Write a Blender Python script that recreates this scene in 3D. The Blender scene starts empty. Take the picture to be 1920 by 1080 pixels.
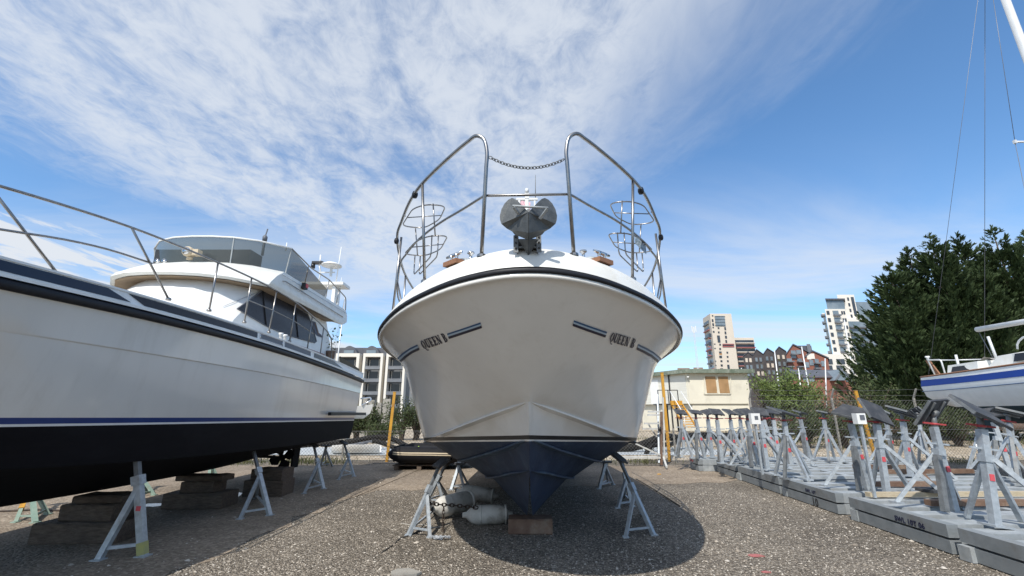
import bpy, bmesh, math, random
import numpy as np
from mathutils import Vector, Matrix
from mathutils.bvhtree import BVHTree
random.seed(7)
rng = np.random.default_rng(11)
SC = bpy.context.scene
COL = SC.collection
# ------------------------------------------------------------ camera geometry
F = 840.0; PITCH = math.radians(15.6); CAMH = 1.5
CP, SP = math.cos(PITCH), math.sin(PITCH)
def ray(x, y):
    u = (x-960)/F; w = (540-y)/F
    return Vector((u, CP-w*SP, SP+w*CP))
CAM = Vector((0, 0, CAMH))
def atY(x, y, Y):
    d = ray(x, y); return CAM + d*(Y/d.y)
def atZ(x, y, z=0.0):
    d = ray(x, y); return CAM + d*((z-CAMH)/d.z)
def atX(x, y, X):
    d = ray(x, y); return CAM + d*(X/d.x)
# ------------------------------------------------------------ materials
def nn(nt, t, **kw):
    n = nt.nodes.new(t)
    for k, v in kw.items(): setattr(n, k, v)
    return n
def rgba(c): return (c[0], c[1], c[2], 1.0)
def mat(name, c1, c2=None, scale=4.0, rough=0.5, rough2=None, metal=0.0, bump=0.0, bscale=40.0, detail=5.0,
        stain=None, stain_scale=1.2, stain_amt=0.5, stretch=(1, 1, 1), coat=0.0, spec=0.5, trans=0.0, alpha=1.0):
    m = bpy.data.materials.new(name); m.use_nodes = True
    nt = m.node_tree; b = nt.nodes['Principled BSDF']
    tc = nn(nt, 'ShaderNodeTexCoord'); mp = nn(nt, 'ShaderNodeMapping'); mp.inputs['Scale'].default_value = stretch
    nt.links.new(tc.outputs['Object'], mp.inputs['Vector'])
    c2 = c2 or tuple(x*0.82 for x in c1)
    no = nn(nt, 'ShaderNodeTexNoise'); no.inputs['Scale'].default_value = scale; no.inputs['Detail'].default_value = detail
    no.inputs['Roughness'].default_value = 0.6
    nt.links.new(mp.outputs['Vector'], no.inputs['Vector'])
    rp = nn(nt, 'ShaderNodeValToRGB'); rp.color_ramp.elements[0].position = 0.33; rp.color_ramp.elements[1].position = 0.67
    rp.color_ramp.elements[0].color = rgba(c1); rp.color_ramp.elements[1].color = rgba(c2)
    nt.links.new(no.outputs['Fac'], rp.inputs['Fac'])
    out = rp.outputs['Color']
    if stain:
        n2 = nn(nt, 'ShaderNodeTexNoise'); n2.inputs['Scale'].default_value = stain_scale; n2.inputs['Detail'].default_value = 8
        n2.inputs['Roughness'].default_value = 0.7
        nt.links.new(mp.outputs['Vector'], n2.inputs['Vector'])
        mr = nn(nt, 'ShaderNodeMapRange'); mr.inputs['From Min'].default_value = 0.52; mr.inputs['From Max'].default_value = 0.72
        mr.inputs['To Max'].default_value = stain_amt
        nt.links.new(n2.outputs['Fac'], mr.inputs['Value'])
        mx = nn(nt, 'ShaderNodeMixRGB'); mx.inputs['Color2'].default_value = rgba(stain)
        nt.links.new(mr.outputs['Result'], mx.inputs['Fac']); nt.links.new(out, mx.inputs['Color1']); out = mx.outputs['Color']
    nt.links.new(out, b.inputs['Base Color'])
    if rough2 is None: rough2 = min(1, rough+0.12)
    mr2 = nn(nt, 'ShaderNodeMapRange'); mr2.inputs['To Min'].default_value = rough; mr2.inputs['To Max'].default_value = rough2
    nt.links.new(no.outputs['Fac'], mr2.inputs['Value']); nt.links.new(mr2.outputs['Result'], b.inputs['Roughness'])
    b.inputs['Metallic'].default_value = metal
    b.inputs['Specular IOR Level'].default_value = spec
    if coat: b.inputs['Coat Weight'].default_value = coat; b.inputs['Coat Roughness'].default_value = 0.06
    if trans: b.inputs['Transmission Weight'].default_value = trans
    b.inputs['Alpha'].default_value = alpha
    if bump:
        n3 = nn(nt, 'ShaderNodeTexNoise'); n3.inputs['Scale'].default_value = bscale; n3.inputs['Detail'].default_value = 4
        nt.links.new(mp.outputs['Vector'], n3.inputs['Vector'])
        bp = nn(nt, 'ShaderNodeBump'); bp.inputs['Strength'].default_value = bump; bp.inputs['Distance'].default_value = 0.02
        nt.links.new(n3.outputs['Fac'], bp.inputs['Height']); nt.links.new(bp.outputs['Normal'], b.inputs['Normal'])
    return m
def leafmat(name, ca, cb, scale=1.2, cc=None, rough=0.6):
    m = bpy.data.materials.new(name); m.use_nodes = True
    nt = m.node_tree; b = nt.nodes['Principled BSDF']
    tc = nn(nt, 'ShaderNodeTexCoord'); no = nn(nt, 'ShaderNodeTexNoise')
    no.inputs['Scale'].default_value = scale; no.inputs['Detail'].default_value = 9; no.inputs['Roughness'].default_value = 0.75
    nt.links.new(tc.outputs['Object'], no.inputs['Vector'])
    rp = nn(nt, 'ShaderNodeValToRGB'); e = rp.color_ramp.elements
    e[0].position = 0.36; e[1].position = 0.66; e[0].color = rgba(ca); e[1].color = rgba(cb)
    if cc: x = rp.color_ramp.elements.new(0.72); x.color = rgba(cc)
    nt.links.new(no.outputs['Fac'], rp.inputs['Fac']); nt.links.new(rp.outputs['Color'], b.inputs['Base Color'])
    b.inputs['Roughness'].default_value = rough; b.inputs['Specular IOR Level'].default_value = 0.25
    tr = nn(nt, 'ShaderNodeBsdfTranslucent'); mx = nn(nt, 'ShaderNodeMixShader'); mx.inputs['Fac'].default_value = 0.22
    nt.links.new(rp.outputs['Color'], tr.inputs['Color'])
    nt.links.new(b.outputs['BSDF'], mx.inputs[1]); nt.links.new(tr.outputs['BSDF'], mx.inputs[2])
    nt.links.new(mx.outputs['Shader'], nt.nodes['Material Output'].inputs['Surface'])
    return m
def glassmat(name, tint, amount=0.5, rough=0.05):
    "smoky see-through sheet: transparent mixed with a glossy tinted face"
    m = bpy.data.materials.new(name); m.use_nodes = True
    nt = m.node_tree; b = nt.nodes['Principled BSDF']
    b.inputs['Base Color'].default_value = rgba(tint); b.inputs['Roughness'].default_value = rough
    t = nn(nt, 'ShaderNodeBsdfTransparent'); t.inputs['Color'].default_value = (0.62, 0.66, 0.66, 1)
    mx = nn(nt, 'ShaderNodeMixShader'); mx.inputs['Fac'].default_value = amount
    nt.links.new(t.outputs['BSDF'], mx.inputs[1]); nt.links.new(b.outputs['BSDF'], mx.inputs[2])
    nt.links.new(mx.outputs['Shader'], nt.nodes['Material Output'].inputs['Surface'])
    return m
# ------------------------------------------------------------ mesh building
def frame(d):
    d = d.normalized(); up = Vector((0, 0, 1)) if abs(d.z) < 0.95 else Vector((0, 1, 0))
    a = d.cross(up).normalized(); b = a.cross(d).normalized(); return a, b
class MB:
    def __init__(s): s.v = []; s.f = []; s.sm = []; s.mi = []; s.cur = 0
    def add(s, vs, fs, smooth=False):
        o = len(s.v); s.v.extend([Vector(p) for p in vs])
        for f in fs: s.f.append(tuple(i+o for i in f)); s.sm.append(smooth); s.mi.append(s.cur)
        return s
    def box(s, c, size, R=None, bev=0.0):
        hx, hy, hz = size[0]/2, size[1]/2, size[2]/2
        pts = [Vector((x, y, z)) for x in (-hx, hx) for y in (-hy, hy) for z in (-hz, hz)]
        if R is not None: pts = [R @ p for p in pts]
        c = Vector(c)
        return s.add([c+p for p in pts], [(0, 1, 3, 2), (4, 6, 7, 5), (0, 4, 5, 1), (2, 3, 7, 6), (0, 2, 6, 4), (1, 5, 7, 3)])
    def bar(s, p, q, w, h, up=None):
        p, q = Vector(p), Vector(q); d = (q-p)
        if d.length < 1e-6: return s
        a, b = frame(d)
        if up is not None:
            dn = d.normalized(); a = dn.cross(Vector(up)).normalized(); b = a.cross(dn).normalized()
        a = a*w/2; b = b*h/2
        vs = [p-a-b, p+a-b, p+a+b, p-a+b, q-a-b, q+a-b, q+a+b, q-a+b]
        return s.add(vs, [(3, 2, 1, 0), (4, 5, 6, 7), (0, 1, 5, 4), (1, 2, 6, 5), (2, 3, 7, 6), (3, 0, 4, 7)])
    def tube(s, path, r, seg=8, closed=False, caps=True, flat=None):
        P = [Vector(p) for p in path]; n = len(P)
        if n < 2: return s
        rr = r if isinstance(r, (list, tuple)) else [r]*n
        vs = []; pa = None
        for i in range(n):
            if closed: d = P[(i+1) % n]-P[i-1]
            else: d = P[min(i+1, n-1)]-P[max(i-1, 0)]
            if d.length < 1e-9: d = Vector((0, 0, 1))
            d.normalize()
            if pa is None: a, b = frame(d)
            else:
                a = pa-d*pa.dot(d)
                if a.length < 1e-6: a, b = frame(d)
                a.normalize(); b = d.cross(a).normalized()*-1
                b = a.cross(d).normalized()
            pa = a
            for k in range(seg):
                t = 2*math.pi*k/seg
                vs.append(P[i]+(a*math.cos(t)+b*math.sin(t)*(flat or 1))*rr[i])
        fs = []
        m = n if closed else n-1
        for i in range(m):
            j = (i+1) % n
            for k in range(seg):
                k2 = (k+1) % seg
                fs.append((i*seg+k, j*seg+k, j*seg+k2, i*seg+k2))
        s.add(vs, fs, True)
        if caps and not closed:
            o = len(s.v)-len(vs)
            s.f.append(tuple(o+k for k in range(seg))); s.sm.append(False); s.mi.append(s.cur)
            s.f.append(tuple(o+(n-1)*seg+k for k in reversed(range(seg)))); s.sm.append(False); s.mi.append(s.cur)
        return s
    def lathe(s, c, prof, seg=16, axis=None, smooth=True):
        "prof: list of (r, h) along axis (default z)"
        c = Vector(c); ax = Vector(axis or (0, 0, 1)).normalized(); a, b = frame(ax)
        vs = []
        for r, h in prof:
            for k in range(seg):
                t = 2*math.pi*k/seg
                vs.append(c+ax*h+(a*math.cos(t)+b*math.sin(t))*r)
        fs = []
        for i in range(len(prof)-1):
            for k in range(seg):
                k2 = (k+1) % seg
                fs.append((i*seg+k, i*seg+k2, (i+1)*seg+k2, (i+1)*seg+k))
        fs.append(tuple(reversed(range(seg)))); fs.append(tuple((len(prof)-1)*seg+k for k in range(seg)))
        return s.add(vs, fs, smooth)
    def grid(s, rows, smooth=True, flip=False):
        n = len(rows[0]); vs = [p for r in rows for p in r]; fs = []
        for i in range(len(rows)-1):
            for j in range(n-1):
                q = (i*n+j, i*n+j+1, (i+1)*n+j+1, (i+1)*n+j)
                fs.append(tuple(reversed(q)) if flip else q)
        return s.add(vs, fs, smooth)
    def prism(s, poly, d):
        "poly: list of 3-D points, extruded by vector d"
        n = len(poly); P = [Vector(p) for p in poly]; d = Vector(d)
        fs = [tuple(range(n)), tuple(reversed(range(n, 2*n)))]
        for i in range(n):
            j = (i+1) % n; fs.append((j, i, i+n, j+n))
        return s.add(P+[p+d for p in P], fs)
    def build(s, name, m, parent=None, loc=None, sharp=None, weld=False):
        me = bpy.data.meshes.new(name)
        off = Vector((0, 0, 0))
        q = parent
        while q is not None: off += q.location; q = q.parent
        if loc is not None: off = Vector(loc) + (off if parent else Vector((0, 0, 0)))
        me.from_pydata([tuple(p-off) for p in s.v], [], s.f)
        if s.f:
            me.polygons.foreach_set('use_smooth', s.sm)
            me.polygons.foreach_set('material_index', s.mi)
        for x in (m if isinstance(m, (list, tuple)) else [m]): me.materials.append(x)
        bm = bmesh.new(); bm.from_mesh(me)
        if weld: bmesh.ops.remove_doubles(bm, verts=bm.verts, dist=1e-5)
        bmesh.ops.recalc_face_normals(bm, faces=bm.faces)
        bm.to_mesh(me); bm.free()
        if sharp is not None:
            me.set_sharp_from_angle(angle=math.radians(sharp))
        me.update()
        o = bpy.data.objects.new(name, me); COL.objects.link(o)
        if parent is not None: o.parent = parent
        if loc is not None: o.location = loc
        return o
def tag(o, label=None, cat=None, group=None, kind=None):
    if label: o['label'] = label
    if cat: o['category'] = cat
    if group: o['group'] = group
    if kind: o['kind'] = kind
    return o
def thing(name, label, cat, loc=(0, 0, 0), group=None):
    o = bpy.data.objects.new(name, None); COL.objects.link(o); o.location = loc; o.empty_display_size = 0.2
    return tag(o, label, cat, group)
def kids(o): return [c for c in bpy.data.objects if c.parent == o]
def dup(o, parent=None):
    ch = list(o.children)
    c = o.copy(); COL.objects.link(c)
    if parent is not None: c.parent = parent
    for k in ch: dup(k, c)
    return c
def smooth_curve(ctrl, sub=6, blunt=0.0):
    "Catmull-Rom with chord-length knots through n-d control points"
    P = [np.array(p, float) for p in ctrl]; n = len(P)
    t = [0.0]
    for i in range(1, n): t.append(t[-1]+max(1e-6, np.linalg.norm(P[i]-P[i-1])**0.7))
    tan = []
    for i in range(n):
        if i == 0:
            tg = (P[1]-P[0])/(t[1]-t[0]); lt_ = tg.copy(); lt_[0] = 0; lt_[-1] = 0
            tan.append(tg*(1-blunt)+lt_*blunt*1.25)
        elif i == n-1: tan.append((P[-1]-P[-2])/(t[-1]-t[-2]))
        else:
            a = (P[i]-P[i-1])/(t[i]-t[i-1]); b = (P[i+1]-P[i])/(t[i+1]-t[i])
            h0 = t[i]-t[i-1]; h1 = t[i+1]-t[i]
            tan.append((a*h1+b*h0)/(h0+h1))
    out = []
    for i in range(n-1):
        h = t[i+1]-t[i]
        for k in range(sub):
            x = k/sub
            out.append((2*x**3-3*x*x+1)*P[i]+(x**3-2*x*x+x)*h*tan[i]+(-2*x**3+3*x*x)*P[i+1]+(x**3-x*x)*h*tan[i+1])
    out.append(P[-1]); return out
def bend(pts, r=0.06, n=4):
    "polyline with rounded corners"
    P = [Vector(p) for p in pts]; out = [P[0]]
    for i in range(1, len(P)-1):
        a, b, c = P[i-1], P[i], P[i+1]
        d1 = (a-b); d2 = (c-b); k = min(r, d1.length*0.45, d2.length*0.45)
        p = b+d1.normalized()*k; q = b+d2.normalized()*k
        for j in range(n+1):
            t = j/n; out.append(p*(1-t)**2+b*2*t*(1-t)+q*t*t)
    out.append(P[-1]); return out
def bvh_of(objs):
    vs = []; fs = []
    for o in objs:
        k = len(vs); off = Vector((0, 0, 0)); q = o
        while q is not None: off += q.location; q = q.parent
        vs.extend([v.co+off for v in o.data.vertices]); fs.extend([tuple(i+k for i in p.vertices) for p in o.data.polygons])
    return BVHTree.FromPolygons(vs, fs)
def hit(bv, x, y, off=0.004):
    d = ray(x, y).normalized()
    p, n, i, dist = bv.ray_cast(CAM, d)
    if p is None: return None
    if n.dot(d) > 0: n = -n
    return p + n*off
def decal(mb, bv, c, nu=6, nv=2, off=0.004):
    "bilinear patch of picture points c = (tl, tr, br, bl) laid on the surface it belongs to"
    rows = []
    for j in range(nv+1):
        b = j/nv; r = []
        for i in range(nu+1):
            a = i/nu
            x = (1-b)*((1-a)*c[0][0]+a*c[1][0])+b*((1-a)*c[3][0]+a*c[2][0])
            y = (1-b)*((1-a)*c[0][1]+a*c[1][1])+b*((1-a)*c[3][1]+a*c[2][1])
            p = hit(bv, x, y, off)
            r.append(p)
        rows.append(r)
    for j in range(nv):
        for i in range(nu):
            q = [rows[j][i], rows[j][i+1], rows[j+1][i+1], rows[j+1][i]]
            if all(p is not None for p in q): mb.add(q, [(0, 1, 2, 3)], True)
def clip(src, name, m, parent, lo=None, hi=None):
    "part of mesh src between two planes (point, normal up)"
    me = src.data.copy(); me.name = name; bm = bmesh.new(); bm.from_mesh(me)
    for pl, up in ((lo, False), (hi, True)):
        if pl is None: continue
        g = list(bm.verts)+list(bm.edges)+list(bm.faces)
        bmesh.ops.bisect_plane(bm, geom=g, plane_co=pl[0], plane_no=pl[1], clear_outer=up, clear_inner=not up)
    bm.to_mesh(me); bm.free(); me.materials.clear(); me.materials.append(m)
    o = bpy.data.objects.new(name, me); COL.objects.link(o); o.parent = parent
    return o
def chain_links(mb, path, L=0.05, r=0.006, seg=5):
    "chain of oval links along a polyline"
    P = [Vector(p) for p in path]; d = [0]
    for i in range(1, len(P)): d.append(d[-1]+(P[i]-P[i-1]).length)
    def pt(s):
        for i in range(1, len(P)):
            if s <= d[i] or i == len(P)-1:
                return P[i-1].lerp(P[i], (s-d[i-1])/max(1e-9, d[i]-d[i-1]))
    step = L*0.72; n = int(d[-1]/step)
    for k in range(n):
        a = pt(k*step); b = pt(k*step+L*0.9)
        if (b-a).length < 1e-5: continue
        c = (a+b)/2; t = (b-a).normalized(); u, v = frame(t)
        w = u if k % 2 else v
        w = (w+(v if k % 2 else u)*0.25).normalized()
        lp = [c+t*(L/2*math.cos(q))*1.0+w*(L*0.3*math.sin(q)) for q in [2*math.pi*i/8 for i in range(8)]]
        mb.tube(lp, r, seg, closed=True)
M = {}
M['gel'] = mat('gelcoat', (0.80, 0.80, 0.785), (0.75, 0.75, 0.735), 1.3, 0.13, 0.22, coat=0.25, stain=(0.46, 0.43, 0.36), stain_scale=3.2, stain_amt=0.16, stretch=(1.8, 1.8, 0.14))
M['gel2'] = mat('gelcoat_cream', (0.76, 0.74, 0.69), (0.71, 0.69, 0.64), 1.2, 0.09, 0.18, coat=0.35, stain=(0.42, 0.385, 0.32), stain_scale=2.4, stain_amt=0.22, stretch=(1.2, 1.2, 0.12))
M['deck'] = mat('deck_white', (0.72, 0.72, 0.69), (0.66, 0.65, 0.60), 6, 0.35, 0.5, stain=(0.55, 0.5, 0.4), stain_scale=3, stain_amt=0.2)
M['white'] = mat('white_paint', (0.80, 0.80, 0.78), (0.74, 0.74, 0.72), 5, 0.35)
M['rubber'] = mat('black_rubber', (0.010, 0.011, 0.015), (0.018, 0.019, 0.023), 9, 0.42, 0.6, spec=0.3)
M['black'] = mat('black_paint', (0.012, 0.012, 0.014), (0.03, 0.03, 0.032), 6, 0.35)
M['navy'] = mat('navy_antifoul', (0.009, 0.022, 0.056), (0.020, 0.040, 0.082), 3, 0.55, 0.75, bump=0.15, bscale=30, stain=(0.06, 0.095, 0.14), stain_scale=3.5, stain_amt=0.6, stretch=(1.5, 1.5, 0.5))
M['navyedge'] = mat('navy_edge', (0.022, 0.042, 0.085), (0.05, 0.085, 0.13), 5, 0.5, 0.7, stain=(0.16, 0.22, 0.27), stain_scale=5, stain_amt=0.6)
M['darkfoul'] = mat('black_antifoul', (0.004, 0.004, 0.006), (0.008, 0.008, 0.011), 2, 0.7, 0.85, spec=0.2, bump=0.1, bscale=20, stain=(0.018, 0.018, 0.02), stain_scale=1.2, stain_amt=0.5, stretch=(0.4, 0.4, 1.5))
M['bluestripe'] = mat('blue_stripe', (0.010, 0.035, 0.16), (0.012, 0.045, 0.19), 3, 0.25)
M['steel'] = mat('stainless', (0.34, 0.33, 0.32), (0.25, 0.24, 0.23), 20, 0.24, 0.4, metal=1.0)
M['chrome'] = mat('chrome', (0.72, 0.72, 0.72), (0.6, 0.6, 0.6), 12, 0.14, 0.3, metal=1.0)
M['galv'] = mat('galvanised', (0.36, 0.395, 0.425), (0.50, 0.54, 0.57), 18, 0.42, 0.62, metal=0.45, bump=0.08, bscale=60, stain=(0.17, 0.15, 0.135), stain_scale=4, stain_amt=0.65)
M['oldwhite'] = mat('chalky_white', (0.55, 0.55, 0.52), (0.44, 0.44, 0.42), 6, 0.6, 0.8, stain=(0.25, 0.17, 0.11), stain_scale=4, stain_amt=0.6)
M['galvpale'] = mat('galvanised_pale', (0.30, 0.325, 0.335), (0.42, 0.445, 0.455), 7, 0.5, 0.7, metal=0.25, bump=0.08, bscale=60, stain=(0.30, 0.29, 0.26), stain_scale=3, stain_amt=0.6)
M['darkgalv'] = mat('galvanised_dull', (0.14, 0.15, 0.155), (0.22, 0.23, 0.235), 12, 0.55, 0.7, metal=0.4, bump=0.1, bscale=60, stain=(0.10, 0.07, 0.05), stain_scale=5, stain_amt=0.5)
M['greenmetal'] = mat('green_painted_steel', (0.20, 0.30, 0.25), (0.28, 0.36, 0.30), 7, 0.5, stain=(0.2, 0.13, 0.08), stain_scale=6, stain_amt=0.5)
M['anchor'] = mat('anchor_iron', (0.085, 0.092, 0.095), (0.14, 0.148, 0.15), 16, 0.5, 0.7, metal=0.5, bump=0.12, bscale=70)
M['pad'] = mat('pad_board', (0.030, 0.032, 0.036), (0.055, 0.056, 0.060), 10, 0.6, 0.8, bump=0.1, bscale=40, stain=(0.14, 0.14, 0.14), stain_scale=7, stain_amt=0.4)
M['red'] = mat('red_paint', (0.42, 0.045, 0.05), (0.30, 0.05, 0.05), 9, 0.5)
M['redlabel'] = mat('red_sticker', (0.62, 0.07, 0.09), (0.5, 0.09, 0.1), 40, 0.5)
M['yellow'] = mat('yellow_paint', (0.60, 0.31, 0.03), (0.50, 0.25, 0.03), 6, 0.5, stain=(0.20, 0.10, 0.05), stain_scale=5, stain_amt=0.8)
M['teak'] = mat('teak', (0.22, 0.10, 0.05), (0.30, 0.15, 0.08), 14, 0.6, stretch=(1, 6, 6), bump=0.1)
M['timber'] = mat('old_timber', (0.085, 0.062, 0.047), (0.18, 0.135, 0.10), 9, 0.8, 0.95, bump=0.9, bscale=26, stretch=(1, 5, 5), stain=(0.05, 0.045, 0.04), stain_scale=3, stain_amt=0.7)
M['rusty'] = mat('rusty_timber', (0.12, 0.068, 0.045), (0.20, 0.125, 0.085), 6, 0.75, 0.9, bump=0.3, bscale=22, stain=(0.30, 0.26, 0.20), stain_scale=4, stain_amt=0.6)
M['paletimber'] = mat('pale_timber', (0.38, 0.31, 0.20), (0.46, 0.39, 0.28), 6, 0.75, 0.9, bump=0.3, bscale=22, stretch=(1, 6, 6))
M['glass'] = mat('dark_glass', (0.012, 0.013, 0.016), (0.02, 0.02, 0.025), 3, 0.08, 0.12, spec=0.3)
M['curtain'] = mat('curtained_glass', (0.020, 0.021, 0.028), (0.045, 0.045, 0.052), 30, 0.22, 0.3, stretch=(8, 8, 0.15), spec=0.2)
M['smoke'] = glassmat('smoked_acrylic', (0.10, 0.115, 0.12), 0.62)
M['brownsmoke'] = glassmat('brown_acrylic', (0.055, 0.042, 0.03), 0.72)
M['visor'] = mat('visor_underside', (0.30, 0.22, 0.14), (0.24, 0.17, 0.11), 3, 0.6)
M['grill'] = mat('grey_grill', (0.10, 0.11, 0.13), (0.14, 0.15, 0.17), 30, 0.5)
M['fender'] = mat('dirty_fender', (0.60, 0.58, 0.54), (0.44, 0.43, 0.39), 5, 0.5, 0.7, stain=(0.15, 0.115, 0.08), stain_scale=4.5, stain_amt=0.85, bump=0.05)
M['chain'] = mat('rusty_chain', (0.035, 0.03, 0.028), (0.08, 0.055, 0.04), 20, 0.6, metal=0.5)
M['galvchain'] = mat('galv_chain', (0.42, 0.44, 0.46), (0.3, 0.31, 0.33), 20, 0.5, metal=0.5)
M['rope'] = mat('rope', (0.42, 0.40, 0.36), (0.3, 0.28, 0.25), 60, 0.9)
M['blackrope'] = mat('dark_rope', (0.03, 0.03, 0.032), (0.06, 0.055, 0.05), 60, 0.9)
M['pipe'] = mat('black_pipe', (0.008, 0.008, 0.009), (0.02, 0.018, 0.016), 3, 0.6, 0.75, spec=0.12)
M['brownpipe'] = mat('muddy_pipe', (0.10, 0.06, 0.045), (0.15, 0.10, 0.07), 3, 0.7, 0.85)
M['hypalon'] = mat('black_hypalon', (0.009, 0.009, 0.011), (0.016, 0.016, 0.018), 5, 0.6, 0.7, spec=0.15)
M['cream'] = mat('cream_stripe', (0.55, 0.46, 0.33), (0.48, 0.40, 0.28), 8, 0.6)
M['hivis'] = mat('hivis_cloth', (0.45, 0.75, 0.04), (0.38, 0.66, 0.03), 8, 0.7)
M['pink'] = mat('pink_cloth', (0.62, 0.25, 0.33), (0.75, 0.62, 0.64), 60, 0.9)
M['conc'] = mat('concrete', (0.34, 0.32, 0.28), (0.26, 0.245, 0.22), 3, 0.85, 0.95, bump=0.25, bscale=40, stain=(0.15, 0.14, 0.12), stain_scale=1.5, stain_amt=0.6)
M['wire'] = mat('fence_wire', (0.13, 0.135, 0.13), (0.19, 0.19, 0.185), 20, 0.6, metal=0.4)
M['text'] = mat('navy_lettering', (0.008, 0.010, 0.035), (0.012, 0.014, 0.045), 5, 0.35)
M['paleblue'] = mat('pale_blue_line', (0.42, 0.55, 0.68), (0.38, 0.5, 0.64), 5, 0.35)
M['midblue'] = mat('mid_blue_line', (0.012, 0.075, 0.20), (0.015, 0.085, 0.22), 5, 0.35)
M['mast'] = mat('mast_alloy', (0.70, 0.71, 0.70), (0.62, 0.63, 0.63), 3, 0.35, metal=0.2)
M['stay'] = mat('stay_wire', (0.16, 0.17, 0.19), (0.2, 0.21, 0.23), 5, 0.4, metal=0.6)

M['galvshaded'] = mat('galvanised_shaded_side', (0.21, 0.23, 0.24), (0.29, 0.31, 0.32), 6, 0.5, 0.7, metal=0.25, bump=0.08, bscale=60, stain=(0.13, 0.115, 0.10), stain_scale=3, stain_amt=0.7)  # darker copy of the pale galvanised: shade on the beam sides put into colour
# ============================================================ camera, light, sky
cam = bpy.data.cameras.new('camera'); co = bpy.data.objects.new('camera', cam); COL.objects.link(co)
cam.sensor_width = 36; cam.lens = 36*F/1920; cam.clip_end = 5000; cam.clip_start = 0.05
co.location = CAM; co.rotation_euler = (math.radians(90)+PITCH, 0, 0); SC.camera = co
SC.view_settings.view_transform = 'Standard'; SC.view_settings.look = 'None'
SC.view_settings.gamma = 1; SC.view_settings.exposure = 0.10
EL = math.radians(50); AZ = math.atan2(-0.367, -0.93)      # direction towards the sun
tosun = Vector((math.sin(AZ)*math.cos(EL), math.cos(AZ)*math.cos(EL), math.sin(EL)))
sl = bpy.data.lights.new('sun', 'SUN'); so = bpy.data.objects.new('sun', sl); COL.objects.link(so)
sl.energy = 4.4; sl.angle = math.radians(0.5); sl.color = (1.0, 0.955, 0.88)
so.rotation_euler = tosun.to_track_quat('Z', 'Y').to_euler(); so.location = (-8, -14, 22)
W = bpy.data.worlds.new('World'); SC.world = W; W.use_nodes = True
nt = W.node_tree; nt.nodes.clear()
def mth(op, a, b=None, clamp=False):
    n = nn(nt, 'ShaderNodeMath', operation=op); n.use_clamp = clamp
    for i, x in enumerate((a, b)):
        if x is None: continue
        if isinstance(x, (int, float)): n.inputs[i].default_value = x
        else: nt.links.new(x, n.inputs[i])
    return n.outputs[0]
def mrange(v, a, b, c=0.0, d=1.0, smooth=True):
    n = nn(nt, 'ShaderNodeMapRange'); n.interpolation_type = 'SMOOTHSTEP' if smooth else 'LINEAR'
    nt.links.new(v, n.inputs['Value'])
    for k, x in (('From Min', a), ('From Max', b), ('To Min', c), ('To Max', d)): n.inputs[k].default_value = x
    return n.outputs['Result']
sky = nn(nt, 'ShaderNodeTexSky', sky_type='NISHITA'); sky.sun_disc = False
sky.sun_elevation = EL; sky.sun_rotation = AZ; sky.air_density = 1.0; sky.dust_density = 0.6; sky.ozone_density = 2.2
tc = nn(nt, 'ShaderNodeTexCoord'); sp = nn(nt, 'ShaderNodeSeparateXYZ'); nt.links.new(tc.outputs['Generated'], sp.inputs[0])
zc = mth('MAXIMUM', sp.outputs['Z'], 0.03)
px = mth('DIVIDE', sp.outputs['X'], zc); py = mth('DIVIDE', sp.outputs['Y'], zc)   # the cloud sheet, one unit high
def noise(sx, sy, rot, scale, detail, rough, dist, off=(0, 0)):
    cb = nn(nt, 'ShaderNodeCombineXYZ'); nt.links.new(px, cb.inputs[0]); nt.links.new(py, cb.inputs[1])
    mp = nn(nt, 'ShaderNodeMapping'); mp.vector_type = 'POINT'
    mp.inputs['Rotation'].default_value = (0, 0, rot); mp.inputs['Scale'].default_value = (sx, sy, 1); mp.inputs['Location'].default_value = (off[0], off[1], 0)
    nt.links.new(cb.outputs[0], mp.inputs['Vector'])
    n = nn(nt, 'ShaderNodeTexNoise'); n.inputs['Scale'].default_value = scale; n.inputs['Detail'].default_value = detail
    n.inputs['Roughness'].default_value = rough; n.inputs['Distortion'].default_value = dist
    nt.links.new(mp.outputs['Vector'], n.inputs['Vector']); return n.outputs['Fac']
big = noise(1.0, 0.6, math.radians(14), 0.95, 5, 0.5, 0.5, (3.1, 1.7))
streak = noise(1.7, 0.62, math.radians(16), 1.5, 8, 0.6, 1.1, (0.4, 5.2))
fine = noise(1.3, 0.9, math.radians(24), 6.5, 7, 0.68, 0.7, (7.7, 2.0))
mott = noise(1.0, 0.8, math.radians(40), 15.0, 4, 0.6, 0.9, (1.2, 6.0))
# where the high cloud sheet ends: clear on the right, thinning low on the left
edge = mth('ADD', px, mth('MULTIPLY', mth('SUBTRACT', py, 0.9), 0.26))
edge = mth('ADD', edge, mth('MULTIPLY', mth('SUBTRACT', streak, 0.5), 0.9))
cover = mrange(edge, 0.10, 1.04, 1.0, 0.0)
leftc = mth('ADD', px, mth('MULTIPLY', mth('SUBTRACT', py, 1.25), -0.34))
leftc = mth('ADD', leftc, mth('MULTIPLY', mth('SUBTRACT', big, 0.5), 1.3))
leftc = mth('ADD', leftc, mth('MULTIPLY', mth('SUBTRACT', fine, 0.5), 0.5))
cover = mth('MULTIPLY', cover, mrange(leftc, -2.3, -1.25, 0.0, 1.0))
dens = mth('ADD', mth('MULTIPLY', big, 0.40), mth('ADD', mth('MULTIPLY', streak, 0.32), mth('ADD', mth('MULTIPLY', fine, 0.24), mth('MULTIPLY', mott, 0.12))))
dens = mrange(dens, 0.41, 0.615, 0.0, 1.0)
hi = mth('MULTIPLY', mth('ADD', mth('MULTIPLY', dens, 0.70), 0.15), cover)
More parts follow.
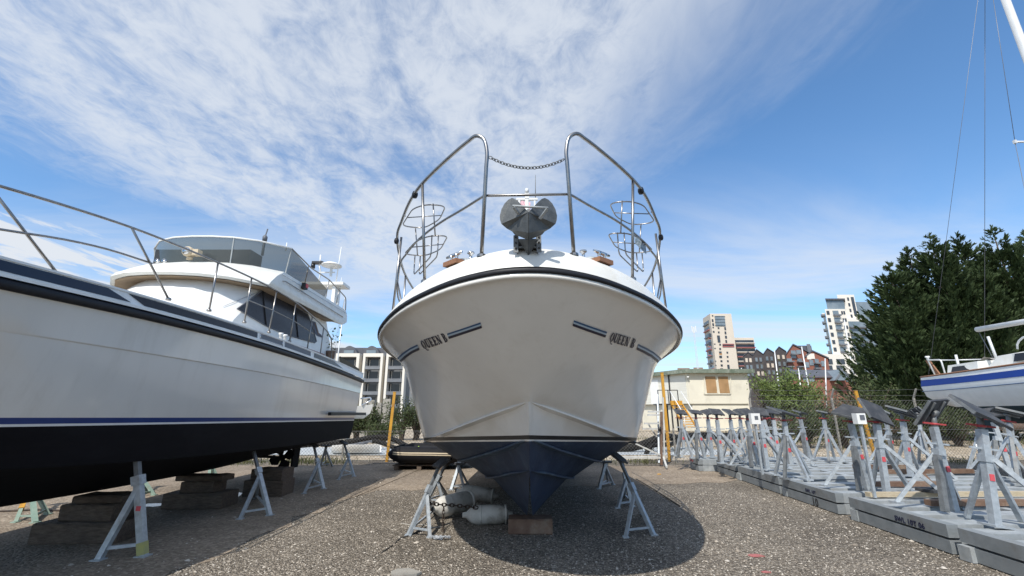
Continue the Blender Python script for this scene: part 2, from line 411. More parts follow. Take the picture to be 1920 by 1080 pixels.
# far veil of cirrus low over the horizon, and small cumulus low on the left
veil = noise(0.22, 0.5, math.radians(-32), 1.0, 7, 0.6, 0.8, (1.3, 0.2))
veil = mth('MULTIPLY', mrange(veil, 0.34, 0.66, 0.05, 0.75), mth('MULTIPLY', mrange(py, 1.3, 2.8, 0.0, 1.0), mrange(sp.outputs['Z'], 0.02, 0.12, 0.4, 1.0)))
cum = noise(0.8, 0.42, 0.35, 1.9, 9, 0.62, 0.5, (2.2, 8.4))
cum = mth('MULTIPLY', mrange(cum, 0.40, 0.49, 0.0, 1.0), mth('MULTIPLY', mrange(px, -2.7, -2.1, 1.0, 0.0), mrange(py, 1.8, 2.2, 0.0, 1.0)))
low = mrange(sp.outputs['Z'], 0.0, 0.22, 0.38, 0.0)
allc = mth('MAXIMUM', mth('MAXIMUM', hi, veil), mth('MAXIMUM', cum, low), clamp=True)
hsv = nn(nt, 'ShaderNodeHueSaturation'); hsv.inputs['Hue'].default_value = 0.492; hsv.inputs['Saturation'].default_value = 1.06; hsv.inputs['Value'].default_value = 1.16
nt.links.new(sky.outputs[0], hsv.inputs['Color'])
tn = nn(nt, 'ShaderNodeMixRGB', blend_type='MULTIPLY'); tn.inputs['Fac'].default_value = 1; tn.inputs['Color2'].default_value = (0.88, 1.04, 1.22, 1); nt.links.new(hsv.outputs[0], tn.inputs['Color1'])
mx = nn(nt, 'ShaderNodeMixRGB'); mx.inputs['Color2'].default_value = (5.3, 5.65, 6.15, 1)
nt.links.new(allc, mx.inputs['Fac']); nt.links.new(tn.outputs[0], mx.inputs['Color1'])
bg = nn(nt, 'ShaderNodeBackground'); bg.inputs['Strength'].default_value = 0.135
nt.links.new(mx.outputs[0], bg.inputs['Color'])
wo = nn(nt, 'ShaderNodeOutputWorld'); nt.links.new(bg.outputs[0], wo.inputs['Surface'])
# ============================================================ ground
def groundmat(name, a, b, c, vs, bump, patch=(0.5, 0.5)):
    m = bpy.data.materials.new(name); m.use_nodes = True; t = m.node_tree; p = t.nodes['Principled BSDF']
    tc = nn(t, 'ShaderNodeTexCoord'); v = nn(t, 'ShaderNodeTexVoronoi'); v.inputs['Scale'].default_value = vs; v.inputs['Randomness'].default_value = 1
    t.links.new(tc.outputs['Object'], v.inputs['Vector'])
    sep = nn(t, 'ShaderNodeSeparateColor'); t.links.new(v.outputs['Color'], sep.inputs[0])
    r = nn(t, 'ShaderNodeValToRGB'); e = r.color_ramp.elements
    e[0].position = 0.0; e[0].color = rgba(a); e[1].position = 0.78; e[1].color = rgba(b)
    x = e.new(0.93); x.color = rgba(c)
    t.links.new(sep.outputs[0], r.inputs['Fac'])
    n = nn(t, 'ShaderNodeTexNoise'); n.inputs['Scale'].default_value = 0.55; n.inputs['Detail'].default_value = 8; n.inputs['Roughness'].default_value = 0.65
    t.links.new(tc.outputs['Object'], n.inputs['Vector'])
    mr = nn(t, 'ShaderNodeMapRange'); mr.inputs['From Min'].default_value = 0.35; mr.inputs['From Max'].default_value = 0.7
    mr.inputs['To Min'].default_value = patch[0]; mr.inputs['To Max'].default_value = patch[1]
    t.links.new(n.outputs['Fac'], mr.inputs['Value'])
    mu = nn(t, 'ShaderNodeMixRGB', blend_type='MULTIPLY'); mu.inputs['Fac'].default_value = 1
    t.links.new(r.outputs['Color'], mu.inputs['Color1']); t.links.new(mr.outputs['Result'], mu.inputs['Color2'])
    t.links.new(mu.outputs['Color'], p.inputs['Base Color']); p.inputs['Roughness'].default_value = 0.9; p.inputs['Specular IOR Level'].default_value = 0.2
    n2 = nn(t, 'ShaderNodeTexNoise'); n2.inputs['Scale'].default_value = vs*0.8; n2.inputs['Detail'].default_value = 6
    t.links.new(tc.outputs['Object'], n2.inputs['Vector'])
    ad = nn(t, 'ShaderNodeMath', operation='ADD'); t.links.new(v.outputs['Distance'], ad.inputs[0]); t.links.new(n2.outputs['Fac'], ad.inputs[1])
    bp = nn(t, 'ShaderNodeBump'); bp.inputs['Strength'].default_value = bump; bp.inputs['Distance'].default_value = 0.03
    bp.invert = True
    t.links.new(ad.outputs[0], bp.inputs['Height']); t.links.new(bp.outputs['Normal'], p.inputs['Normal'])
    return m
GR = groundmat('gravel_ground', (0.12, 0.10, 0.08), (0.32, 0.275, 0.22), (0.52, 0.46, 0.38), 56, 1.0, (0.66, 1.18))
BANK = groundmat('bank_ballast', (0.30, 0.24, 0.17), (0.46, 0.38, 0.28), (0.55, 0.49, 0.40), 6, 0.6, (0.8, 1.1))
CONCR = groundmat('yard_dirt', (0.20, 0.16, 0.12), (0.31, 0.25, 0.19), (0.38, 0.32, 0.25), 34, 0.45, (0.66, 1.2))
GREYB = mat('grey_hardstanding', (0.36, 0.38, 0.39), (0.44, 0.46, 0.46), 0.8, 0.7, 0.85, bump=0.2, bscale=12)
def sheet(name, pts, z, m, kind='structure'):
    o = MB().add([(p[0], p[1], z) for p in pts], [tuple(range(len(pts)))]).build(name, m); o['kind'] = kind; return o
sheet('ground', [(-3000, -60), (3000, -60), (3000, 3000), (-3000, 3000)], 0.0, GR)
sheet('concrete_slab', [(-14, -8), (-3.55, -8), *[(-3.35+.12*math.sin(i*1.7)+.08*math.sin(i*4.1)+.012*i, 2.0+.3*i) for i in range(24)], *[(-2.7+.35*i, 9.75+.09*math.sin(i*2.3)+.05*math.sin(i*5.1)+.05*i) for i in range(22)], (5.2, 11.2), (9.5, 13.0), (9.5, 14.2), (-14, 14.2)], 0.004, CONCR)
sheet('ballast_bank', [(-60, 15.6), (60, 15.6), (60, 70), (-60, 70)], 0.006, BANK)
sheet('hardstanding_strip', [(-30, 17.6), (9, 17.6), (8.4, 21.5), (-30, 21.5)], 0.011, GREYB)
# kerb along the slab edge
kk = MB()
pl = [(-2.98, 9.0), (-2.85, 10.4), (-2.72, 11.8), (-2.62, 13.2)]
for i in range(len(pl)-1):
    a, b = pl[i], pl[i+1]; kk.bar((a[0], a[1], 0.004), (b[0], b[1], 0.004), 0.16, 0.022)
o = kk.build('kerb', CONCR); o['kind'] = 'structure'
# ------------------------------------------------------------ loose stones (nobody could count them)
def stones(n, x0, x1, y0, y1, r0, r1, m, name, keep=None, bias=2.0):
    X = rng.uniform(x0, x1, n); Y = y0+(y1-y0)*rng.uniform(0, 1, n)**bias
    if keep is not None:
        k = keep(X, Y); X, Y = X[k], Y[k]
    n = len(X); R = r0+(r1-r0)*rng.uniform(0, 1, n)**2.5
    base = np.array([(1, 0, 0), (0.2, 1, 0), (-1, .2, 0), (-.1, -1, 0), (.3, .1, .75), (-.35, .2, .6)])
    fc = np.array([(0, 1, 4), (1, 5, 4), (1, 2, 5), (2, 3, 5), (3, 4, 5), (3, 0, 4)])
    a = rng.uniform(0, 6.28, n); sx = rng.uniform(.7, 1.3, n); sy = rng.uniform(.6, 1.1, n); sz = rng.uniform(.5, 1.1, n)
    bx = base[None, :, 0]*sx[:, None]; by = base[None, :, 1]*sy[:, None]; bz = base[None, :, 2]*sz[:, None]
    jit = rng.uniform(-.22, .22, (n, 6, 3))
    vx = (bx*np.cos(a)[:, None]-by*np.sin(a)[:, None]+jit[:, :, 0])*R[:, None]+X[:, None]
    vy = (bx*np.sin(a)[:, None]+by*np.cos(a)[:, None]+jit[:, :, 1])*R[:, None]+Y[:, None]
    vz = (bz+np.abs(jit[:, :, 2]))*R[:, None]+0.001
    co_ = np.stack([vx, vy, vz], -1).reshape(-1, 3); fa = (fc[None]+(np.arange(n)*6)[:, None, None]).reshape(-1, 3)
    me = bpy.data.meshes.new(name); me.vertices.add(len(co_)); me.vertices.foreach_set('co', co_.ravel())
    me.loops.add(fa.size); me.loops.foreach_set('vertex_index', fa.ravel().astype(np.int32))
    me.polygons.add(len(fa)); me.polygons.foreach_set('loop_start', np.arange(0, fa.size, 3, dtype=np.int32))
    me.polygons.foreach_set('loop_total', np.full(len(fa), 3, np.int32)) if False else None
    me.update(calc_edges=True); me.materials.append(m)
    o = bpy.data.objects.new(name, me); COL.objects.link(o)
    return o
STONE = bpy.data.materials.new('stone'); STONE.use_nodes = True
t = STONE.node_tree; p = t.nodes['Principled BSDF']; g = nn(t, 'ShaderNodeNewGeometry'); r = nn(t, 'ShaderNodeValToRGB')
e = r.color_ramp.elements; e[0].color = (0.10, 0.083, 0.068, 1); e[1].color = (0.36, 0.31, 0.25, 1); e[1].position = 0.62
x = e.new(0.88); x.color = (0.56, 0.51, 0.44, 1)
t.links.new(g.outputs['Random Per Island'], r.inputs['Fac']); t.links.new(r.outputs['Color'], p.inputs['Base Color']); p.inputs['Roughness'].default_value = 0.85
o = stones(62000, -7.5, 6.2, 3.9, 12.0, 0.005, 0.0135, STONE, 'gravel_stones', lambda X, Y: ((X > -3.25+0.25*np.sin(Y*2.1)) | (rng.uniform(0, 1, len(X)) < 0.10)) & (X < 5.4) & (Y < 10.6-0.25*np.abs(X)) & (np.abs(X) < Y*1.3+0.3), 1.9)
o['kind'] = 'stuff'; o['label'] = 'loose grey brown gravel stones covering the yard ground'

o = stones(800, -7.0, 6.0, 4.2, 13.5, 0.011, 0.030, STONE, 'larger_stones', lambda X, Y: (X < 5.0) & (np.abs(X) < Y*1.25), 1.5)
o['kind'] = 'stuff'; o['label'] = 'scattered larger pale stones among the gravel and dirt'
# ============================================================ the white cruiser seen bow-on
QA = math.atan(0.0365); QX, QY = 0.11, 3.0
def Q(s, b, z): return Vector((QX+s*math.sin(QA)+b*math.cos(QA), QY+s*math.cos(QA)-b*math.sin(QA), z))
def Qinv(p):
    dx, dy = p.x-QX, p.y-QY
    return (dx*math.sin(QA)+dy*math.cos(QA), dx*math.cos(QA)-dy*math.sin(QA), p.z)
queen = thing('motor_cruiser', 'white motor cruiser seen bow-on with navy bottom and the name QUEEN B', 'boat', (QX+0.2, QY+5.5, 0))
SUB = 6
K0 = smooth_curve([(0,0,2.44),(.1,.42,2.418),(.45,.9,2.355),(1.1,1.34,2.295),(2.2,1.72,2.275),(3.2,1.82,2.24),(4.8,1.85,2.18),(7.5,1.83,2.08),(10.5,1.68,2.03)], SUB, 1.0)
K2 = smooth_curve([(.85,0,1.88),(.95,.33,1.89),(1.3,.79,1.94),(1.9,1.23,2.0),(2.6,1.54,2.03),(3.5,1.70,2.03),(5,1.77,1.98),(7.5,1.77,1.9),(10.5,1.64,1.85)], SUB, 0.8)
K3 = smooth_curve([(1.25,0,1.6),(1.4,.12,1.565),(1.75,.42,1.47),(2.3,.86,1.32),(3.0,1.25,1.19),(3.8,1.52,1.10),(5.2,1.66,1.02),(7.5,1.7,1.0),(10.5,1.62,1.0)], SUB, 0.25)
K4 = smooth_curve([(1.6,0,1.25),(1.75,.08,1.22),(2.05,.25,1.14),(2.5,.5,1.04),(3.1,.78,.93),(3.8,1.0,.84),(5.2,1.12,.76),(7.5,1.15,.76),(10.5,1.1,.8)], SUB)
K5 = smooth_curve([(1.95,0,.93),(2.1,.06,.90),(2.4,.18,.85),(2.8,.33,.77),(3.3,.48,.69),(3.9,.60,.61),(5.2,.7,.55),(7.5,.72,.55),(10.5,.7,.6)], SUB)
K6 = smooth_curve([(2.0,0,.90),(2.12,.004,.82),(2.4,.01,.62),(2.75,.02,.44),(3.2,.035,.26),(3.6,.045,.20),(5,.05,.19),(7.5,.05,.19),(10.5,.05,.25)], SUB)
def mixc(A, B, t, kb=1.0, dz=0.0):
    return [np.array((a[0]*(1-t)+b[0]*t, (a[1]*(1-t)+b[1]*t)*kb, a[2]*(1-t)+b[2]*t+dz*min(1, a[1]))) for a, b in zip(A, B)]
def ledge(A, w):
    return [np.array((a[0], max(0, a[1]-w*min(1, a[1]/0.25)), a[2]+0.004)) for a in A], [np.array((a[0], a[1], a[2])) for a in A]
K1a = mixc(K0, K2, 0.33, 0.985); K1b = mixc(K0, K2, 0.67, 0.978)
K3a, K3o = ledge(K3, -0.0); K3i = [np.array((a[0], max(0, a[1]-0.085*min(1, a[1]/0.25)), a[2]-0.006)) for a in K3]
K4i = [np.array((a[0], max(0, a[1]-0.08*min(1, a[1]/0.25)), a[2]-0.006)) for a in K4]
K5i = [np.array((a[0], max(0, a[1]-0.07*min(1, a[1]/0.2)), a[2]-0.006)) for a in K5]
K23a = mixc(K2, K3, 0.33, 1.012); K23b = mixc(K2, K3, 0.67, 1.014)
rows = [K0, K1a, K1b, K2, K23a, K23b, K3, K3i, mixc(K3i, K4, .5, 1.0), K4, K4i, mixc(K4i, K5, .5), K5, K5i, K6]
def full(A): return [Q(a[0], -a[1], a[2]) for a in reversed(A)] + [Q(a[0], a[1], a[2]) for a in A[1:]]
mb = MB(); mb.grid([full(r) for r in rows])
last = [Q(r[-1][0], -r[-1][1], r[-1][2]) for r in rows] + [Q(r[-1][0], r[-1][1], r[-1][2]) for r in reversed(rows)]
mb.add(last, [tuple(range(len(last)))])
src = mb.build('hull_source', M['gel'], queen, sharp=32)
off = queen.location
pn = Vector((0, 0.063, 1)).normalized()
def pl_(z): return (Vector((0.2, 4.6, z))-off, pn)
clip(src, 'hull', M['gel'], queen, lo=pl_(1.292))
clip(src, 'boot_stripe', M['black'], queen, lo=pl_(1.252), hi=pl_(1.292))
clip(src, 'white_line', M['gel'], queen, lo=pl_(1.236), hi=pl_(1.252))
clip(src, 'hull_bottom', M['navy'], queen, hi=pl_(1.236))
qbv = bvh_of([src]); bpy.data.objects.remove(src)
# spray rails: solid wedges standing proud of the hull along the chine and the two strakes
def wedge(A, out, h, sg, i1=None):
    A = [a for a in A if a[0] < (5 if A is K3 else 9)][:i1]; R = [[], [], [], []]
    for i, a in enumerate(A):
        k = min(1, a[1]/.18)**.7; o_ = out*k
        for r, (db, dz_) in zip(R, ((-.02, h*k+.004), (o_, .004*k), (o_-.004, -.010*k), (-.07*k-.01, -.012*k))): r.append(Q(a[0]-db*.25, sg*max(0, a[1]+db), a[2]+dz_))
    g = MB(); g.grid(R+[R[0]], smooth=False); return g
for K_, ot, hh in ((K3, .026, .028), (K4, .034, .035), (K5, .034, .03)):
    for sg in (1, -1):
        w0 = wedge(K_, ot, hh, sg).build('rail_source', M['gel'], queen)
        if K_ is K3: clip(w0, 'spray_rail', M['gel'], queen, lo=pl_(1.292))
        clip(w0, 'spray_rail', M['navyedge'], queen, hi=pl_(1.236)); bpy.data.objects.remove(w0)

# rub rail: a rounded black fender all round the sheer
rr = MB(); fr = full(K0)
def railrow(A, out, up):
    r = []
    for i, a in enumerate(A):
        t = A[min(i+1, len(A)-1)]-A[max(i-1, 0)]; n = np.array((-t[1], t[0])); 
        if i == 0: n = np.array((-1.0, 0.0))
        n = n/(np.linalg.norm(n)+1e-9)
        r.append(np.array((a[0]+n[0]*out, a[1]+n[1]*out, a[2]+up)))
    return r
prof = [(-0.005, 0.002), (0.020, 0.004), (0.029, 0.014), (0.029, 0.030), (0.021, 0.042), (-0.008, 0.048)]
rr.grid([full(railrow(K0, o_, u_)) for o_, u_ in prof]); rr.build('rub_rail', M['rubber'], queen)
# pale lip under the rub rail
lp = MB(); lp.grid([full(railrow(K0, o_, u_)) for o_, u_ in [(0.002, -0.030), (0.014, -0.026), (0.014, 0.002), (-0.004, 0.004)]])
lp.build('hull_lip', M['gel2'], queen)
# deck moulding: rounded edge, then cambered deck
def deckrow(ins, up):
    r = []
    for a, q in zip(K0, railrow(K0, -ins, 0)):
        f = max(0.45, 1-0.36*max(0, min(1.6, a[0])-.3))
        b = max(0.0, q[1]); r.append(np.array((q[0], b, a[2]+0.055+up*f)))
    r[0] = np.array((K0[0][0]+ins, 0, K0[0][2]+0.055+up)); return r
dk = MB(); drow = [deckrow(i_, u_) for i_, u_ in [(0.0, 0.0), (0.012, 0.03), (0.03, 0.085), (0.07, 0.145), (0.13, 0.185), (0.20, 0.205), (0.42, 0.225)]]
cent = [np.array((max(r[0], drow[-1][0][0]), 0.0, r[2]+0.03)) for r in drow[-1]]
dk.grid([full(r) for r in drow]+[full(cent)]); deck = dk.build('deck', M['deck'], queen, sharp=60)
dbv = bvh_of([deck])
def deckz(x, y):
    p, n, i, d = dbv.ray_cast(Vector((x, y, 6)), Vector((0, 0, -1))); return p.z if p else 2.5
# name and stripes on both bows
def stripe_pts(side): 
    return 1 if side else -1
def strip(nm_, m, top, bot, n=4):
    g = MB()
    for i in range(len(top)-1): decal(g, qbv, (top[i], top[i+1], bot[i+1], bot[i]), n, 1)
    g.build(nm_, m, queen, weld=True)
def lines(inner, outer):
    for T in (inner, outer):
        def offp(k): return [(p[0]+k*p[2], p[1]+k*p[3]) for p in T]
        strip('blue_line', M['midblue'], offp(0.0), offp(3.0)); strip('pale_line', M['paleblue'], offp(3.0), offp(6.2)); strip('dark_line', M['text'], offp(6.2), offp(11.0))
# each point: x, y of the upper edge and unit vector across the stripe
lines([(901, 604, .28, .95), (870, 614.5, .30, .94), (838.5, 624.8, .32, .94)], [(782.5, 645.5, .42, .9), (768, 652.5, .46, .88), (755, 661.5, .55, .83), (745, 671, .66, .75), (741, 678, .75, .65)])
lines([(1076, 600, -.22, .97), (1106, 611, -.28, .95), (1138, 622, -.3, .94)], [(1197, 645, -.36, .92), (1211, 651.5, -.42, .9), (1226, 660, -.5, .85), (1237, 669, -.62, .78), (1241, 674, -.7, .7)])
# lettering: strokes in letter space (x right, y up, unit height), italic, condensed serif
def stroke(a, b, w0, w1=None):
    w1 = w1 or w0; return [(a[0]-w0/2, a[1]), (a[0]+w0/2, a[1]), (b[0]+w1/2, b[1]), (b[0]-w1/2, b[1])]
def hbar(x0, x1, y, h): return [(x0, y), (x1, y), (x1, y+h), (x0, y+h)]
def ring(cx, cy, rx, ry, tx, ty, n=14, a0=0, a1=360):
    q = []
    for k in range(n):
        t0 = math.radians(a0+(a1-a0)*k/n); t1 = math.radians(a0+(a1-a0)*(k+1)/n)
        q.append([(cx+rx*math.cos(t0), cy+ry*math.sin(t0)), (cx+rx*math.cos(t1), cy+ry*math.sin(t1)), (cx+(rx-tx)*math.cos(t1), cy+(ry-ty)*math.sin(t1)), (cx+(rx-tx)*math.cos(t0), cy+(ry-ty)*math.sin(t0))])
    return q
G = {}
G['Q'] = (ring(.28, .5, .28, .5, .17, .08) + [[(.20, .08), (.32, .03), (.46, -.24), (.34, -.2)], [(.34, -.2), (.46, -.26), (.60, -.22), (.54, -.13)]], .58)
G['U'] = ([hbar(.0, .28, .92, .08), hbar(.34, .54, .92, .08), hbar(.05, .22, .2, .74)] + ring(.26, .2, .21, .2, .17, .09, 8, 180, 360) + [hbar(.39, .47, .2, .74)], .56)
G['E'] = ([hbar(.05, .23, 0, 1), hbar(0, .46, 0, .09), hbar(0, .46, .91, .09), hbar(.2, .36, .45, .09), hbar(.38, .46, .0, .24), hbar(.38, .46, .76, .24), hbar(.29, .36, .36, .28)], .52)
G['N'] = ([hbar(.06, .14, 0, 1), hbar(0, .21, 0, .07), [(.0, 1), (.20, 1), (.53, 0), (.36, 0)], hbar(.45, .53, 0, 1), hbar(.37, .60, .93, .07)], .63)
G['B'] = ([hbar(.05, .23, 0, 1), hbar(0, .28, 0, .09), hbar(0, .28, .91, .09), hbar(.2, .28, .47, .08)] + ring(.27, .745, .20, .255, .15, .09, 8, -90, 90) + ring(.28, .265, .23, .265, .16, .09, 8, -90, 90), .54)
G[' '] = ([], .26)
def word(txt, o, ex, ey, kern=0.02):
    cx = 0.0; lt = MB()
    for ch in txt:
        quads, wd = G[ch]
        for q in quads:
            pts = [(o[0]+(cx+x)*ex[0]+y*ey[0], o[1]+(cx+x)*ex[1]+y*ey[1]) for x, y in q]
            decal(lt, qbv, pts, 2, 2, 0.006)
        cx += wd+kern
    lt.build('name_lettering', M['text'], queen)
tw = .58+.56+.52+.52+.63+.26+.54+.02*6
# left bow: from the outer Q to the inner B; letters lean to the left
word('QUEEN B', (795.5, 654.5), ((840.5-795.5)/tw*1.02, (639.5-654.5)/tw*1.02), (-8.5, -15.8))
word('QUEEN B', (1141.0, 639.0), ((1187.0-1141)/tw*1.0, (652.5-639)/tw*1.0), (6.2, -17.2))
# ------------------------------------------------------------ bow rail
def mir(p):
    s, b, z = Qinv(Vector(p)); return Q(s, -b, z)
L = [atY(903, 474, 3.20), atY(907, 400, 3.06), atY(911.5, 315, 2.98), atY(913, 285, 2.97), atY(906, 260, 2.98), atY(894, 254.5, 3.0), atY(878, 265, 3.08), atY(838, 299, 3.27), atY(792, 344, 3.55), atY(771, 373, 3.83), atY(753, 415, 4.30), atY(745, 440, 4.70)]
s_, b_, z_ = Qinv(L[-1])
for s2, b2, z2 in ((2.6, 1.66, 3.36), (3.6, 1.76, 3.34), (5.2, 1.80, 3.30), (7.2, 1.78, 3.25)): L.append(Q(s2, -b2, z2))
Lp = [Vector(p) for p in smooth_curve([tuple(p) for p in L], 5)]
R1 = 0.0148
Lp[0].z = min(Lp[0].z, deckz(Lp[0].x, Lp[0].y))-.005
for f in (lambda p: p, mir):
    rl = MB(); rl.tube([f(p) for p in Lp], R1, 8); rl.lathe(f(Lp[0])+Vector((0, 0, .003)), [(.036, -.01), (.036, .008), (.02, .02)], 10, smooth=False); rl.build('bow_rail', M['steel'], queen)
mid = [atY(908, 367, 3.04), atY(870, 391, 3.22), atY(825, 418, 3.5), atY(785, 449, 3.85), atY(762, 476, 4.25), atY(751, 494, 4.7)]
for s2, b2, z2 in ((2.6, 1.69, 2.95), (3.6, 1.79, 2.92), (5.2, 1.83, 2.87)): mid.append(Q(s2, -b2, z2))
mid = [Vector(p) for p in smooth_curve([tuple(p) for p in mid], 5)]
rm = MB(); rm.tube(list(reversed(mid))+[mir(p) for p in mid], 0.0105, 7); rm.build('mid_rail', M['steel'], queen)
def stan(top, foot, r=0.0125):
    for f in (lambda p: p, mir):
        m_ = MB(); a, b = f(Vector(top)), f(Vector(foot)); b.z = min(b.z, deckz(b.x, b.y)) if abs(b.z-deckz(b.x, b.y)) < 0.35 else b.z
        m_.tube([a, b], r, 7); m_.lathe(b, [(0.032, -0.02), (0.032, 0.008), (0.02, 0.02)], 10, smooth=False)
        m_.build('stanchion', M['steel'], queen)
stan(atY(792, 345, 3.55), atY(797, 516, 3.62))
stan(Q(1.60, -1.40, 3.385), Q(1.66, -1.46, 2.42)); stan(Q(2.9, -1.70, 3.35), Q(2.95, -1.72, 2.38)); stan(Q(4.6, -1.79, 3.31), Q(4.65, -1.78, 2.3))
for f in (lambda p: p, mir): bm_ = MB(); bm_.tube([f(Q(1.75, -1.47, 2.98)), f(Q(1.25, -1.22, 2.45))], 0.009, 6); bm_.build('rail_brace', M['steel'], queen)
# rail clamps (small black blocks)
for x, y, Y in ((778, 365, 3.73), (743.5, 452, 4.72)):
    for f in (lambda p: p, mir):
        MB().lathe(f(atY(x, y, Y))-Vector((0, 0, 0.03)), [(0.02, 0), (0.028, 0.02), (0.028, 0.04), (0.02, 0.06)], 8).build('rail_clamp', M['rubber'], queen)
# fender baskets hung inside the rail
def basket(f):
    b = MB(); r = 0.0062
    def hoop(z, px): return bend([f(atZ(x, y, z)) for x, y in px]+[f(atZ(px[0][0], px[0][1], z))], 0.10, 5)
    up = [(795, 428), (753, 424), (774, 391), (800, 383), (836, 386), (824, 412), (795, 428)]
    lo = [(797, 480), (757, 477), (780, 452), (806, 442), (840, 442), (826, 468), (797, 480)]
    def loop(z, px):
        P = [f(atZ(x, y, z)) for x, y in px[:-1]]; n = len(P); out = []
        for i in range(n):
            a, c, d = P[i-1], P[i], P[(i+1) % n]
            k = min(0.09, (a-c).length*.45, (d-c).length*.45); p = c+(a-c).normalized()*k; q = c+(d-c).normalized()*k
            for j in range(6):
                t_ = j/5; out.append(p*(1-t_)**2+c*2*t_*(1-t_)+q*t_*t_)
        return out
    HU, HL = 3.30, 3.02
    b.tube(loop(HU, up), r, 6, closed=True); b.tube(loop(HL, lo), r, 6, closed=True)
    b.tube([f(atZ(764, 408, HU)), f(atZ(826, 404, HU))], r*.85, 5); b.tube([f(atZ(768, 464, HL)), f(atZ(832, 458, HL))], r*.85, 5)
    b.tube([f(atZ(812, 382, HU)), f(atZ(816, 441, HL))], r, 6); b.tube([f(atZ(779, 428, HU)), f(atZ(783, 479, HL))], r, 6)
    for (a, c) in (((778, 480), (810, 441)), ((788, 480), (822, 441))):
        p, q = f(atZ(a[0], a[1], HL)), f(atZ(c[0], c[1], HL))
        m1 = p-Vector((0, 0, 0.20)); m2 = q-Vector((0, 0, 0.20)); m_ = (m1+m2)/2-Vector((0, 0, 0.03))
        b.tube(bend([p, m1, m2, q], 0.05, 4), r, 6)
    b.tube([f(atZ(760, 405, HU)), f(atY(757, 402, 4.18))], r, 5)
    b.build('fender_basket', M['steel'], queen)
basket(lambda p: Vector(p)); basket(mir)
# small blue board on the right-hand basket
bd = MB(); c_ = atY(1201, 458, 3.85); bd.prism([atY(1190, 440, 3.86), atY(1211, 461, 3.92), atY(1212, 476, 3.92), atY(1191, 455, 3.86)], (0, 0.012, 0))
bd.build('name_board', mat('board', (0.10, 0.16, 0.22), (0.35, 0.42, 0.48), 45, 0.5), queen)
# cleats on teak pads, both sides
def cleat(f, px):
    P = f(atY(*px)); P.z = deckz(P.x, P.y)
    c = thing  # noqa
    pad = MB(); t_ = (f(atY(866, 486, 3.28))-f(atY(838, 500, 3.42))); t_.z = 0; t_.normalize()
    pad.bar(P-t_*0.085+Vector((0, 0, 0.012)), P+t_*0.085+Vector((0, 0, 0.012-0.0)), 0.09, 0.035, (0, 0, 1))
    po = pad.build('cleat_pad', M['teak'], queen)
    m_ = MB()
    for k in (-0.035, 0.035): m_.lathe(P+t_*k+Vector((0, 0, 0.02)), [(0.022, 0), (0.013, 0.02), (0.012, 0.045), (0.022, 0.06)], 10)
    m_.tube([P-t_*0.10+Vector((0, 0, 0.085)), P-t_*0.04+Vector((0, 0, 0.082)), P+t_*0.04+Vector((0, 0, 0.082)), P+t_*0.10+Vector((0, 0, 0.085))], [0.009, 0.016, 0.016, 0.009], 8)
    for k in (-0.05, 0.19):
        q = P+t_*k+Vector((0, 0.14, 0.01)); q.z = deckz(q.x, q.y)
        m_.lathe(q, [(0.024, 0), (0.013, 0.02), (0.013, 0.05), (0.03, 0.06), (0.028, 0.072)], 10)
    m_.build('cleat', M['chrome'], po)
cleat(lambda p: Vector(p), (851, 496, 3.36)); cleat(mir, (851, 496, 3.36))
# low domed vents beside the roller
for f in (lambda p: Vector(p), mir):
    v = MB(); P = f(atY(872, 489, 3.42)); P.z = deckz(P.x, P.y)-0.01
    v.lathe(P, [(0.10, 0), (0.095, 0.02), (0.06, 0.04), (0.02, 0.047)], 14); v.build('deck_vent', M['galvpale'], queen)
# bow roller
z0 = deckz(0.12, 3.18)
ro = MB()
for sx in (-1, 1):
    a = atY(988+sx*17, 487, 3.03); 
    ro.prism([Q(0.02, sx*0.066, z0-0.085), Q(0.02, sx*0.066, z0+0.05), Q(0.10, sx*0.066, z0+0.085), Q(0.42, sx*0.066, z0+0.06), Q(0.42, sx*0.066, z0-0.05)], Q(0, sx*0.012, 0)-Q(0, 0, 0))
    ro.prism([Q(0.015, sx*0.066, z0-0.09), Q(0.015, sx*0.100, z0-0.09), Q(0.015, sx*0.100, z0+0.04), Q(0.015, sx*0.066, z0+0.05)], Q(-0.008, 0, 0)-Q(0, 0, 0))
ro.prism([Q(0.02, -0.066, z0-0.05), Q(0.02, 0.066, z0-0.05), Q(0.45, 0.066, z0+0.01), Q(0.45, -0.066, z0+0.01)], (0, 0, 0.012))
rol = ro.build('bow_roller', M['darkgalv'], queen)
rb = MB(); rb.tube([Q(0.03, -0.064, z0-0.01), Q(0.03, 0.064, z0-0.01)], 0.03, 12); rb.build('roller', M['rubber'], rol)
hb = MB()
for sx in (-1, 1):
    for k in range(3): hb.lathe(Q(0.007, sx*0.083, z0-0.06+0.042*k), [(0.007, 0), (0.007, 0.008)], 8, axis=(0, -1, 0))
hb.build('bolt', M['black'], rol)
# windlass
w = MB(); wp = Q(0.72, 0.13, deckz(Q(.72, .13, 0).x, Q(.72, .13, 0).y))
w.box(wp+Vector((0, 0, 0.06)), (0.16, 0.16, 0.12)); w.tube([wp+Vector((-.05, 0, .13)), wp+Vector((.03, 0, .13))], 0.085, 16)
w.tube([wp+Vector((.03, 0, .13)), wp+Vector((.10, 0, .13)), wp+Vector((.12, 0, .13))], [0.055, 0.05, 0.065], 14)
w.tube([wp+Vector((.12, 0, .13)), wp+Vector((.19, 0, .13)), wp+Vector((.20, 0, .13))], [0.06, 0.062, 0.05], 14)
w.build('windlass', M['chrome'], queen)
